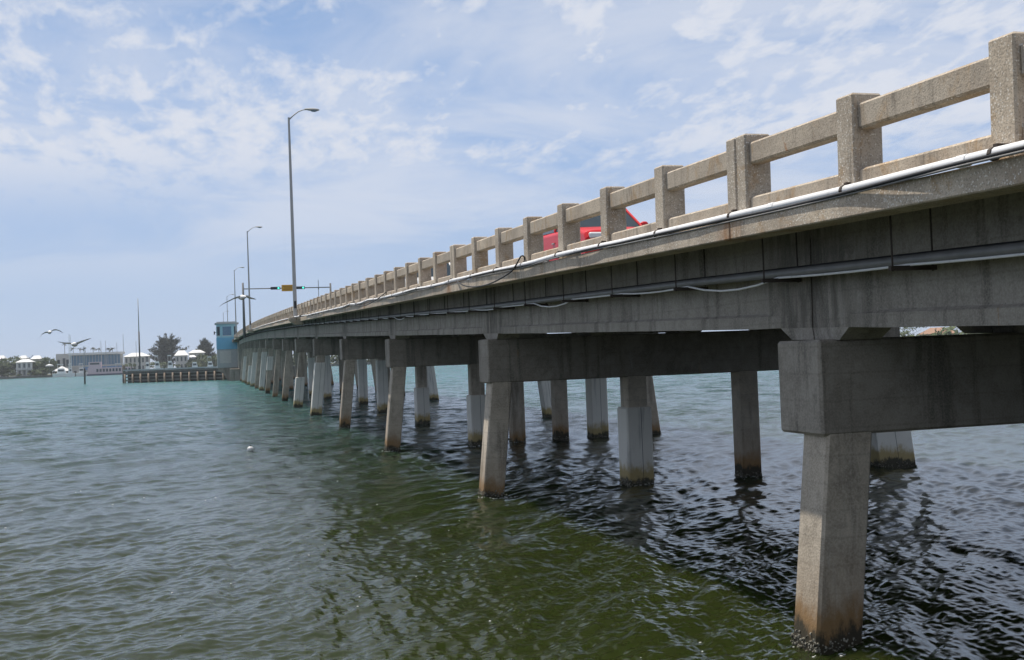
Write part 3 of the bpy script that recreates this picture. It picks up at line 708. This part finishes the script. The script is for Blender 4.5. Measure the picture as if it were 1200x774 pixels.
MRED = car_paint('red_car_paint', (.66, .010, .016)); MCARW = car_paint('white_car_paint', (.75, .75, .74))
yc = 22.55; kc = .80
lowp = [(y * kc, z) for y, z in [(0.03, .34), (0, .80), (.10, .93), (.5, 1.0), (1.15, 1.07), (1.45, 1.10), (4.4, 1.13), (4.68, 1.10), (4.75, .9), (4.75, .45), (4.6, .3), (.2, .28)]]
rd = make_car('red_car', 'bright red car driving towards the camera, glimpsed through the concrete railing', MRED, 4.75 * kc, 1.80, lowp, [(1.2 * kc, 1.08), (1.95 * kc, 1.55), (4.0 * kc, 1.58), (4.6 * kc, 1.12)], (8.95, yc, prof(yc + 2) + 1.375))
rd.rotation_euler = (math.atan2(prof(29) - prof(19), 10), 0, 0)
mb = MB(); mb.box(-.07, .07, -.03, .02, .72, .82); mb.build('badge', MGALV, rd)
yc = 42.0
loww = [(0.02, .32), (0, .75), (.2, .9), (1.0, 1.0), (1.2, 1.03), (4.6, 1.10), (4.75, 1.0), (4.78, .4), (4.6, .28), (.2, .26)]
wc = make_car('white_car', 'white car following the red one, mostly hidden by railing posts', MCARW, 4.8, 1.85, loww, [(.95, 1.0), (1.75, 1.6), (4.3, 1.62), (4.75, 1.08)], (8.95, yc, prof(yc + 2) + 1.375))
wc.rotation_euler = (math.atan2(prof(49) - prof(39), 10), 0, 0)

# ------------------------------------------------------------------ gulls
def gull(label, c, wl, wr_, head, size, bank=.45):
    # c body centre, wl/wr_ lists of wing points (root..tip) relative to it, head direction
    mb = MB(); mb.mi = 0
    h = Vector(head).normalized(); up = Vector((0, 0, 1)); side = h.cross(up).normalized()
    def ringat(t, r): return [tuple(h * t * size + (side * math.cos(a) + up * math.sin(a)) * r * size) for a in [2 * math.pi * j / 8 for j in range(8)]]
    mb.loft([ringat(t, r) for t, r in ((-.30, .01), (-.22, .05), (-.08, .085), (.05, .09), (.15, .07), (.2, .055), (.25, .058), (.29, .04), (.31, .015), (.36, .004))])
    for wing in (wl, wr_):
        P = [Vector(p) for p in wing]; n = len(P); rings = []
        for i, p in enumerate(P):
            ch = size * .16 * (1 - .85 * (i / (n - 1)) ** 1.6); th = size * .012 * (1 - .7 * i / (n - 1)); back = -h
            cdv = (h * .88 + up * bank).normalized(); rings.append([tuple(p + cdv * ch * .5), tuple(p + up * th), tuple(p - cdv * ch * .5), tuple(p - up * th)])
        b0 = len(mb.f); mb.loft(rings)
        for k in range(b0, len(mb.f)):
            if min(mb.f[k]) - 0 >= 0:
                ii = (k - b0) // 4
                mb.m[k] = 1 if ii >= n - 2 else 0
    o = mb.build('gull', [plain('gull_white', (.80, .80, .79), .7, .05), plain('gull_dark', (.10, .10, .11), .8)], None, smooth=True, loc=c)
    tag(o, label, 'bird', 'gulls flying over the water')
    return o
def pix(x, y, Y):            # point of the place seen in that direction at distance Y along the bridge
    X = x - 600; D = y - 387
    a = X * cr - D * sr; b = X * sr + D * cr
    d = vr * a + vf * FPX - vu * b
    return Vector((0, 0, CAM_H)) + d * (Y / d.y)
def gull_px(label, Y, c, left, right, head, size):
    cc = pix(*c, Y); gull(label, cc, [pix(x, y, Y + dy) - cc for x, y, dy in left], [pix(x, y, Y + dy) - cc for x, y, dy in right], head, size)
gull_px('large white gull gliding beside the blue cabin, wings stretched wide', 30, (283.5, 348.8), [(281, 348, 0), (275, 349.5, 0), (268, 353, .1), (262, 356, .1), (257, 359.5, .2)], [(286, 347.5, 0), (289.5, 347.6, 0), (293, 349.4, .1), (297, 350.4, .1), (300, 351, .2)], (.35, -.93, 0), .78)
gull_px('dark gull with strongly arched wings in the open sky at left', 46, (58, 389.6), [(56.5, 389.4, 0), (53, 389.8, 0), (49.5, 391.8, 0), (47.3, 395, 0), (46, 399, .1)], [(59.5, 388.9, 0), (62.5, 387, 0), (66, 386.6, 0), (70, 388, .1), (74, 390.5, .2)], (.3, -.9, 0), .8)
gull_px('pale gull with level wings crossing in front of the white boat tower', 36, (87.5, 404), [(86, 403.5, 0), (82, 402.6, 0), (77, 402.4, 0), (72, 401.5, 0), (67.5, 400.8, .1)], [(89.5, 403, 0), (93, 401.5, 0), (97.5, 399.8, 0), (102, 398.2, 0), (107, 396.6, .1)], (-.2, -.95, 0), .8)

# ------------------------------------------------------------------ far shore
SY = 800.0
def sh(x, Y=None): return pix(x, 430, Y or SY).x
def shz(x, y): return pix(x, y, SY).z
# land
mb = MB(); mb.box(-900, 420, SY + 2, SY + 900, -2, 1.3); o = mb.build('shore_land', MLAND); o['kind'] = 'structure'
mb = MB(); mb.box(-900, 420, SY, SY + 1.9, -2, 1.6); tag(mb.build('seawall', MSAND), 'low grey seawall along the far waterfront', 'seawall')
mb = MB(); mb.add([(262, 380, -2), (700, 220, -2), (1500, 500, -2), (900, 1500, -2), (300, 1500, -2), (262, 380, 1.2), (700, 220, 1.2), (1500, 500, 1.2), (900, 1500, 1.2), (300, 1500, 1.2)],
           [(0, 1, 2, 3, 4), (9, 8, 7, 6, 5), (0, 5, 6, 1), (1, 6, 7, 2), (2, 7, 8, 3), (3, 8, 9, 4), (4, 9, 5, 0)])
o = mb.build('far_bank', MLAND); o['kind'] = 'structure'
def crown(mb, c, rx, ry, rz_, n, ls, r, shape=None):
    clumps = []
    for k in range(max(14, n // 60)):
        while True:
            p = Vector((r.uniform(-1, 1), r.uniform(-1, 1), r.uniform(-1, 1)))
            if .25 < p.length < 1 and (shape is None or shape(p)): break
        clumps.append((p, r.uniform(.12, .30)))
    for k in range(n):
        p, s = r.choice(clumps)
        q = Vector((c[0] + (p.x + r.gauss(0, s * .6)) * rx, c[1] + (p.y + r.gauss(0, s * .6)) * ry, c[2] + (p.z + r.gauss(0, s * .5)) * rz_))
        a = Vector((r.gauss(0, 1), r.gauss(0, 1), r.gauss(0, 1))).normalized(); b = a.orthogonal().normalized(); l = ls * r.uniform(.6, 1.4)
        mb.add([q - a * l, q + b * l * .6, q + a * l, q - b * l * .6], [(0, 1, 2, 3)])
def tree(name, label, x, Y, wdt, hgt, mat, seed, group=None, n=900, ls=.5, base=1.3, shape=None, trunk_h=.35, upward=False):
    r = random.Random(seed); root = empty(name, (x, Y, base), 0, label, 'tree', group)
    mb = MB(); mb.tube([(0, 0, -.3), (.1, 0, hgt * .3), (0, .1, hgt * .75)], [hgt * .03 + .1, hgt * .022 + .08, .06], 7)
    for k in range(6):
        a = r.uniform(0, 6.28); zz_ = hgt * r.uniform(.2, .5)
        mb.tube([(0, 0, zz_), (math.cos(a) * wdt * .22, math.sin(a) * wdt * .22, zz_ + hgt * .2), (math.cos(a) * wdt * .38, math.sin(a) * wdt * .38, zz_ + hgt * .33)], [hgt * .012 + .04, .08, .04], 5)
    mb.build('trunk', MTRUNK, root)
    mb = MB(); crown(mb, (0, 0, hgt * .56), wdt / 2, wdt / 2, hgt * .46, n, ls, r, shape); mb.build('crown', mat, root)
    return root
def pine(label, x, Y, wdt, hgt, seed):
    r = random.Random(seed); root = empty('pine_tree', (x, Y, 1.3), 0, label, 'tree', 'dark pines on the far shore')
    mb = MB(); mb.tube([(0, 0, -.3), (.4, 0, hgt * .35), (0, .2, hgt * .8)], [.55, .4, .1], 7); lf = MB()
    for k in range(105):
        t = r.uniform(.10, .84); a = r.uniform(0, 6.283); reach = wdt * .5 * (1.05 - .62 * max(0, t - .3) / .5) * r.uniform(.35, 1.05); rise = hgt * r.uniform(.10, .27)
        p0 = Vector((0, 0, hgt * t * .75)); p1 = p0 + Vector((math.cos(a) * reach * .5, math.sin(a) * reach * .5, rise * .45)); p2 = p0 + Vector((math.cos(a) * reach, math.sin(a) * reach, rise))
        p2.z = min(p2.z, hgt * r.uniform(.93, 1.03))
        mb.tube([p0, p1, p2], [.16, .1, .04], 5)
        for j in range(90):
            u = r.uniform(.25, 1.08); q = p0.lerp(p2, u) + Vector((r.gauss(0, .9), r.gauss(0, .9), r.gauss(.3, .7))) * (1.35 - .7 * u)
            d = ((p2 - p0).normalized() + Vector((r.gauss(0, .5), r.gauss(0, .5), r.gauss(.35, .4)))).normalized(); n_ = d.orthogonal().normalized(); n_.rotate(Matrix.Rotation(r.uniform(0, 6.28), 3, d)); l = r.uniform(.5, 1.15)
            lf.add([q - d * l, q + n_ * l * .28, q + d * l, q - n_ * l * .28], [(0, 1, 2, 3)])
    mb.build('trunk', MTRUNK, root); lf.build('crown', MPINE, root)
pine('big dark feathery pine tree on the far shore left of the white gazebo', sh(197, SY + 60), SY + 60, 31, 31, 11)
pine('smaller dark pine tree just left of the blue control cabin', sh(241, SY + 60), SY + 60, 18, 26, 12)
LT = [(9, 20, 14.5, 'broad green tree at the far left end of the waterfront'), (1.5, 12, 9, 'low green tree cut by the left picture edge'), (42, 12, 10, 'small green tree beside the balconied house'), (54, 14, 12, 'rounded green tree between balconied house and long white building'),
      (60, 9, 10, 'green tree touching the left end of the long white building'), (32, 12, 14, 'dark tree top behind the roofs of the left houses'), (226, 14, 9, 'bushy green tree right of the white gazebo'), (236, 12, 10, 'green tree in front of the smaller pine'), (247, 12, 10, 'green tree beside the concrete tower of the cabin'), (216, 8, 8, 'small green tree at the gazebo steps')]
for i, (x, wd, h, lab) in enumerate(LT):
    tree('leafy_tree', lab, sh(x, SY + (26 if i != 5 else 60)), SY + (26 if i != 5 else 60), wd, h, MLEAF if i != 5 else MPINE, 30 + i, 'green trees along the far shore', 2200, .62)
r = random.Random(99); mb = MB()
def wood(P0, P1, n, hgt):
    for k in range(n):
        t = r.random(); hh_ = hgt * (.55 + .3 * math.sin(t * 41 + 1) * math.sin(t * 17) + .25 * math.sin(t * 97))
        q = Vector((P0[0] + (P1[0] - P0[0]) * t + r.uniform(-2, 2), P0[1] + (P1[1] - P0[1]) * t + r.uniform(-5, 5), 1.2 + r.random() ** .8 * max(hh_, 2)))
        a = Vector((r.gauss(0, 1), r.gauss(0, 1), r.gauss(0, 1))).normalized(); b_ = a.orthogonal().normalized(); l = r.uniform(.7, 1.6)
        mb.add([q - a * l, q + b_ * l * .7, q + a * l, q - b_ * l * .7], [(0, 1, 2, 3)])
wood((20, 830), (330, 830), 6000, 12); wood((264, 392), (440, 322), 3500, 7); wood((264, 400), (264, 800), 5000, 10)
tag(mb.build('treeline', MLEAF), 'far green wood along the banks seen between the bridge piles', 'wood', kind='stuff')
def palm(x, Y, h, label, seed):
    r = random.Random(seed); root = empty('palm_tree', (x, Y, 1.3), 0, label, 'tree', 'palms behind the long white building')
    mb = MB(); mb.tube([(0, 0, -.2), (.3, 0, h * .5), (.2, 0, h)], [.28, .2, .17], 7); mb.build('trunk', MTRUNK, root)
    mb = MB()
    for k in range(16):
        a = r.uniform(0, 6.28); el = r.uniform(-.3, 1.0); L = r.uniform(2.2, 3.2); P = []
        for t in (0, .35, .7, 1): P.append(Vector((.2 + math.cos(a) * L * t * math.cos(el), math.sin(a) * L * t * math.cos(el), h + L * (t * math.sin(el) - .45 * t * t))))
        sd = Vector((-math.sin(a), math.cos(a), .3)) * .38
        for i in range(3): mb.add([P[i] - sd * (1 - .2 * i), P[i + 1] - sd * (.8 - .25 * i), P[i + 1] + sd * (.8 - .25 * i), P[i] + sd * (1 - .2 * i)], [(0, 1, 2, 3)])
    mb.build('crown', MPINE, root)
for i, (x, y, lab) in enumerate(((76, 404, 'tallest palm, rising above the left part of the long white building'), (86, 409.5, 'first of the small palms right of the white boat tower'), (94, 410, 'second small palm showing above the white roof'), (100, 409.5, 'third small palm above the white roof, close to its left neighbour'),
        (109.5, 409.5, 'fourth small palm above the white roof'), (116, 410.5, 'lowest palm showing above the white roof'), (128, 410, 'rightmost left-leaning palm near the right end of the white roof'), (132, 410, 'last palm at the right end of the white roof'))):
    palm(sh(x, SY + 75), SY + 75, shz(x, y) - 1.3 + 2.0, lab, 60 + i)

# long white building with blue glass
def part_box(name, mat, parent, x0, x1, y0, y1, z0, z1, bevel=0):
    mb = MB(); mb.box(x0, x1, y0, y1, z0, z1); return mb.build(name, mat, parent, bevel=bevel)
YB_ = SY + 40
bx = lambda x: sh(x, YB_) - sh(105, YB_)
bz = lambda x, y: pix(x, y, YB_).z
b = empty('long_building', (sh(105, YB_), YB_, 0), 0, 'long two storey white building with flat roof and blue glass wall', 'building')
X0 = bx(82); X1 = bx(142.5); ztop = bz(105, 413.5)
part_box('wall', MWALLW, b, X0, X1, 0, 16, 1.3, ztop - 1.6)
part_box('blue_band', plain('building_blue', (.16, .30, .55), .6), b, X0 + 9, X1 + .2, -.5, -.02, 4.0, 6.4)
nwin = 16
for k in range(nwin):
    a = X0 + .6 + k * (X1 - X0 - 1.2) / nwin; part_box('window', MBGLASS, b, a, a + (X1 - X0 - 1.2) / nwin - .25, -.12, -.01, 7.0, ztop - 1.9)
    if k % 3 == 1: part_box('window', MGLASS, b, a, a + 1.6, -.10, -.01, 1.8, 3.6)
rf = part_box('roof', MROOFW, b, X0 - 1, X1 + 1.5, -2.6, 17, ztop - 1.55, ztop)
part_box('balcony_rail', MWALLW, b, X0 + 1, X1, -2.4, -2.2, 6.5, 7.4)
tb = part_box('end_block', MWALLW, b, bx(66), X0 - .05, -1, 14, 1.3, bz(72, 415))
for xx, z0, z1 in ((69, 7, 12), (72, 2, 5), (75.5, 2, 13), (79.5, 7, 12), (79.5, 2, 5)): part_box('window', MGLASS, tb, bx(xx) - .9, bx(xx) + .9, -1.12, -1.01, z0, z1)

MWIN = plain('grey_window', (.10, .115, .12), .3, .4)
def house(label, xa, xb, ytop, yeave, dy, mats=(MWALLW, MROOFW), storeys=2, name='white_house', balcony=False, hip=True):
    x0, x1 = sh(xa, SY + dy), sh(xb, SY + dy); xm = (x0 + x1) / 2; root = empty(name, (xm, SY + dy, 0), 0, label, 'house')
    ze = pix(xa, yeave, SY + dy).z; zt = pix(xa, ytop, SY + dy).z; w2 = (x1 - x0) / 2
    wl_ = part_box('wall', mats[0], root, -w2, w2, 0, 12, 1.3, ze)
    mb = MB(); mb.roof_hip(-w2 - 1, w2 + 1, -1.2, 13.2, ze + .01, max(zt, ze + 1), w2 * .7); mb.build('roof', mats[1], root)
    hst = (ze - 1.3) / storeys; nw = max(2, int(w2 * 2 / 2.6))
    for s in range(storeys):
        for k in range(nw):
            a = -w2 + (k + .28) * (w2 * 2 / nw); bb = a + w2 * 2 / nw * .44
            z = 1.3 + hst * s + hst * .22; part_box('window', MWIN, root, a, bb, -.08, -.01, z, z + hst * .58)
        if balcony: 
            bl = part_box('balcony', mats[1], root, -w2 - .4, w2 + .4, -1.9, -.1, 1.3 + hst * (s + 1) - .35, 1.3 + hst * (s + 1) - .02) if s < storeys - 1 else None
    if balcony:
        for k in range(4): part_box('column', mats[1], root, -w2 + k * (2 * w2 / 3) - .2, -w2 + k * (2 * w2 / 3) + .2, -1.9, -1.5, 1.3, ze)
    return root
house('white hip roofed house with open balconies near the left end of the shore', 20, 37, 421.5, 425, 14, balcony=True)
house('white roofed house peeking out at the far left edge', -4, 4.5, 417, 421, 44)
house('white roofed house behind and right of the balconied one', 38, 47, 417, 421, 46, name='white_house')
house('small white roofed house between the trees at left', 23, 30, 417, 420.5, 52)
house('wide white house with twin pale roofs right of the long building', 146, 175, 414, 418.5, 30, storeys=2)
house('white gazebo house with pointed roof under the big pine', 206, 220, 411, 417, 18)
house('low white roofed house behind the green trees near the smaller pine', 222, 240, 410.5, 414, 50)
house('pale house at the foot of the smaller pine', 222, 229, 416.5, 419, 22)
for i, (x, wd, h, lab) in enumerate(((17, 12, 4.5, 'low bush at the seawall left of the balconied house'), (40, 10, 4, 'low bush right of the balconied house'), (50, 14, 4.5, 'wide low bush below the rounded green tree'), (150, 12, 6, 'dark bush in front of the twin roofed house'), (184, 16, 6, 'wide bush below the big pine, left one'), (200, 14, 6, 'wide bush below the big pine, beside the gazebo'),
        (230, 16, 7, 'wide bush below the smaller pine'), (243, 16, 7, 'wide bush touching the concrete tower of the cabin'), (252, 12, 9, 'tall bush directly behind the concrete tower of the cabin'))):
    tree('bush', lab, sh(x, SY + 10), SY + 10, wd, h, MLEAF, 130 + i, 'bushes along the far seawall', 900, .55)
g = empty('event_tent', (sh(70), SY + 12, 1.3), 0, 'white pointed tent on the waterfront left of the boat tower', 'tent')
mb = MB(); mb.roof_hip(-6, 6, -5, 5, 2.6, 6.0, 5.7); mb.build('canopy', MROOFW, g)
for xx in (-5.5, 5.5):
    for yv in (-4.5, 4.5):
        mb = MB(); mb.tube([(xx, yv, -.2), (xx, yv, 2.6)], .12, 6); mb.build('pole', MWHITE, g)
g = empty('sun_umbrella', (sh(56), SY + 8, 1.3), 0, 'small white sun umbrella before the rounded green tree', 'umbrella')
mb = MB(); mb.tube([(0, 0, -.3), (0, 0, 7.6)], .1, 6); mb.build('pole', MGALV, g)
mb = MB(); mb.loft([[(rr_ * math.cos(t), rr_ * math.sin(t), z) for t in [2 * math.pi * j / 10 for j in range(10)]] for rr_, z in ((3.0, 6.2), (2.0, 7.2), (.1, 7.8))]); mb.build('canopy', MROOFW, g, smooth=True)

def boat(label, xa, xb, dy, hull, cabin=True, tower=None, h=1.7, canvas=None, name='motor_boat', cat='boat', group='boats moored along the far waterfront', v=1.7):
    h = h * v * .8
    x0, x1 = sh(xa), sh(xb); L = x1 - x0; root = empty(name, ((x0 + x1) / 2, SY - dy, 0), 0, label, cat, group)
    mb = MB(); rings = []
    for t, wy, z0 in ((-.5, .9, -.3), (-.2, 1.0, -.4), (.2, .85, -.3), (.42, .4, 0), (.5, .06, .5)):
        b_ = L * .13 * wy + .3 * wy; rings.append([(t * L, -b_, h + .25 * max(t, 0)), (t * L, -b_ * .7, z0), (t * L, b_ * .7, z0), (t * L, b_, h + .25 * max(t, 0))])
    mb.loft(rings); mb.build('hull', hull, root, bevel=.05)
    if cabin:
        mb = MB(); mb.frustum((-.28 * L, .22 * L, -.09 * L, .09 * L, h), (-.22 * L, .10 * L, -.08 * L, .08 * L, h + 2.0 * v)); cb = mb.build('cabin', MWHITE, root, bevel=.05)
        mb = MB(); mb.box(-.20 * L, .10 * L, -.10 * L, -.095 * L, h + .8 * v, h + 1.5 * v); mb.build('window', MGLASS, cb)
        mb = MB(); mb.box(-.26 * L, .06 * L, -.09 * L, .09 * L, h + 3.4 * v, h + 3.7 * v)
        for xx in (-.24, .04):
            for yv in (-.08, .08): mb.tube([(xx * L, yv * L, h + 1.9 * v), (xx * L, yv * L, h + 3.45 * v)], .06, 5)
        mb.build('hardtop', canvas or MROOFW, root)
    if tower:
        mb = MB()
        for xx in (-.7, .7):
            for yv in (-.6, .6): mb.tube([(xx, yv, h), (xx * .5, yv * .5, tower)], .14, 5)
        for z in np.arange(h + 2, tower, 2.2): mb.box(-.75, .75, -.7, .7, z, z + .16)
        mb.build('tower', MWHITE, root)
    return root
boat('long white motor yacht below the white tent', 63, 85, 6, MWHITE, True)
boat('white sport fishing boat with a tall lattice tower', 80, 90, 12, MWHITE, True, tower=shz(82, 393))
boat('white cabin cruiser just right of the lattice tower boat', 90, 104, 5, MWHITE)
boat('boat with a dark blue canvas top right of the tall mast', 169, 179, 6, MWHITE, v=2.3, canvas=MNAVY)
boat('white motor yacht in front of the big pine, left one', 179, 192, 8, MWHITE, v=2.4)
boat('white motor yacht in front of the big pine, right one', 194, 207, 8, MWHITE, v=2.4)
boat('small white boat near the concrete tower of the cabin', 240, 254, 8, MWHITE, v=2.0)
boat('low dark boat moored between the gazebo and the cabin', 222, 236, 6, MNAVY, canvas=MNAVY, v=2.0)
rb = empty('excursion_boat', (sh(128), SY - 10, 0), 0, 'long pink and white excursion boat with a row of dark windows', 'boat')
xa, xb = sh(104) - sh(128), sh(157) - sh(128)
part_box('hull', MNAVY, rb, xa, xb, -3, 5, -.5, 1.0); part_box('lower_deck', MPINK, rb, xa + .5, xb - 1.5, -2.7, 4.7, 1.02, 5.2)
dk = part_box('upper_deck', MPINK, rb, xa + 1, xa + 9, -2.4, 4.4, 5.22, 9.2); part_box('canopy', MROOFW, rb, xa + 18, xb - 5, -2.7, 4.7, 7.4, 7.8)
for k in range(12): part_box('window', MGLASS, rb, xa + 6 + k * 2.05, xa + 7.3 + k * 2.05, -2.8, -2.71, 2.4, 4.4)
part_box('window', MGLASS, dk, xa + 2, xa + 8, -2.5, -2.41, 7.4, 8.6)
for k in range(7): mb = MB(); mb.tube([(xa + 18.5 + k * 2.7, -2.6, 5.2), (xa + 18.5 + k * 2.7, -2.6, 7.4)], .1, 5); mb.build('post', MWHITE, rb)

def sailboat(label, x, y, dy, tall=False):
    zt = shz(x, y); root = empty('sailboat', (sh(x), SY - dy, 0), 0, label, 'sailboat', 'masted sailboats on the far shore')
    mb = MB(); L = 11; rings = []
    for t, wy in ((-.5, .6), (-.1, 1), (.3, .7), (.5, .05)): rings.append([(t * L, -1.6 * wy, 1.3), (t * L, -.8 * wy, -.3), (t * L, .8 * wy, -.3), (t * L, 1.6 * wy, 1.3)])
    mb.loft(rings); mb.build('hull', MWHITE, root)
    mb = MB(); mb.tube([(0, 0, 1), (0, 0, zt)], [.2, .14], 6); mb.build('mast', MGALV, root)
    mb = MB(); mb.tube([(0, 0, 2.8), (-5, 0, 2.7)], [.16, .22], 6); mb.build('boom', MNAVY, root)
for x, y, lab in ((119.5, 400, 'sailboat with the mast rising at the middle of the long building'), (125, 399.5, 'sailboat whose mast stands just right of its twin'), (138, 402, 'sailboat with the shortest mast near the building end'), (145.7, 392, 'sailboat with the tallest slim mast in the gap right of the building'), (160.5, 400, 'sailboat with a slim mast left of the huge dark mast')):
    sailboat(lab, x, y, 3)
YM = 320.0
root = empty('tall_mast', (pix(164, 430, YM).x, YM, 0), 0, 'very tall dark mast standing alone above the timber fender wall', 'mast')
z1 = pix(164, 389, YM).z; z2 = pix(163.6, 350, YM).z
mb = MB(); mb.tube([(0, 0, -1), (0, 0, z1)], [.24, .20], 8); mb.build('lower_pole', plain('dark_mast', (.10, .10, .10), .7), root, smooth=True)
mb = MB(); mb.tube([(0, 0, z1), (0, 0, z2)], [.14, .09], 8); mb.build('upper_pole', MGALV, root, smooth=True)
YN_ = 300.0
root = empty('channel_marker', (pix(99, 430, YN_).x, YN_, 0), 0, 'thin channel marker pole standing in open water before the boats', 'pole')
zt = pix(98.5, 406, YN_).z
mb = MB(); mb.tube([(0, 0, -1.5), (0, 0, 4.0)], .22, 7); mb.build('lower_pile', MWOOD, root)
mb = MB(); mb.tube([(0, 0, 4.0), (0, 0, zt)], .09, 7); mb.build('pole', MGALV, root)

# right bank seen under the girders
RB = [(300, 455, 'tan roofed house on the right bank seen through the gap under the girders'), (330, 440, 'second house on the right bank seen through the gap under the girders')]
for i, (x, y, lab) in enumerate(RB):
    root = empty('waterfront_house', (x, y, 1.2), R(-35), lab, 'house')
    part_box('wall', plain('cream_wall', (.50, .42, .33), .8), root, -8, 8, 0, 10, 0, 4.2)
    mb = MB(); mb.roof_hip(-9, 9, -1, 11, 4.22, 7.2, 6); mb.build('roof', plain('tile_roof', (.34, .20, .13), .8), root)
    for k in range(4): part_box('window', MGLASS, root, -7 + k * 3.8, -5 + k * 3.8, -.08, -.01, 1.2, 3.2)
for i, (x, y) in enumerate(((286, 446), (316, 446), (346, 436), (362, 430))):
    tree('leafy_tree', ['green tree left of the tan roofed bank house', 'green tree between the two bank houses', 'green tree right of the second bank house', 'farthest right green tree on the right bank'][i], x, y, 22, 11, MLEAF, 80 + i, 'green trees on the right bank', 1600, .5)

# ------------------------------------------------------------------ things on the water
def wz(x, y): return float(wave(np.array([[x]]), np.array([[y]]), np.array([[max(.016, (x * x + y * y) / 13300)]]))[0, 0])
p = pix(293.5, 529, 43.4)
root = empty('float_buoy', (p.x, 43.4, wz(p.x, 43.4)), .4, 'small white float bobbing on the open water', 'buoy')
mb = MB(); mb.ball((0, 0, .06), .13, .11, .12, 12, 8); mb.build('float', MWHITE, root, smooth=True)
mb = MB(); mb.tube([(0, 0, .17), (.02, 0, .24)], .02, 6); mb.build('eye', MBLACK, root)
r = random.Random(21); mb = MB()
for k in range(90):
    a = r.uniform(-12, 42); d = r.uniform(7, 34); x, y = d * math.sin(R(a)), d * math.cos(R(a)); s = r.uniform(.004, .010) * (1 + d * .02)
    if 5.5 < x and r.random() < .6: continue
    z = wz(x, y) + .004
    mb.ball((x, y, z), s * r.uniform(1, 1.8), s, s * .5, 6, 4)
for n in (1, 2, 3):
    for (x0, bat, jk) in PIERS[n][:3]:
        for k in range(26):
            x = x0 + r.uniform(-.42, .55); y = ypier(n) + r.choice((-.1, -.16, r.uniform(-.3, .5))); s = r.uniform(.004, .013)
            if abs(x - x0) < .27 and y > ypier(n) - .02: continue
            mb.ball((x, y, wz(x, y) + .003), s * 2.2, s * 1.2, s * .4, 6, 4)
o = mb.build('foam_flecks', MWHITE, None, smooth=True); tag(o, 'tiny white foam flecks scattered over the near water', 'foam', kind='stuff')

# ------------------------------------------------------------------ the air
m = bpy.data.materials.new('haze_air'); m.use_nodes = True; t = m.node_tree; t.nodes.clear()
oo = t.nodes.new('ShaderNodeOutputMaterial'); pv = t.nodes.new('ShaderNodeVolumePrincipled'); t.links.new(pv.outputs[0], oo.inputs['Volume'])
pv.inputs['Color'].default_value = (.86, .92, 1, 1); pv.inputs['Density'].default_value = .00014; pv.inputs['Anisotropy'].default_value = .2
mb = MB(); mb.box(-9500, 9500, -9500, 9500, -3.5, 46); h = mb.build('haze', m); h['kind'] = 'stuff'
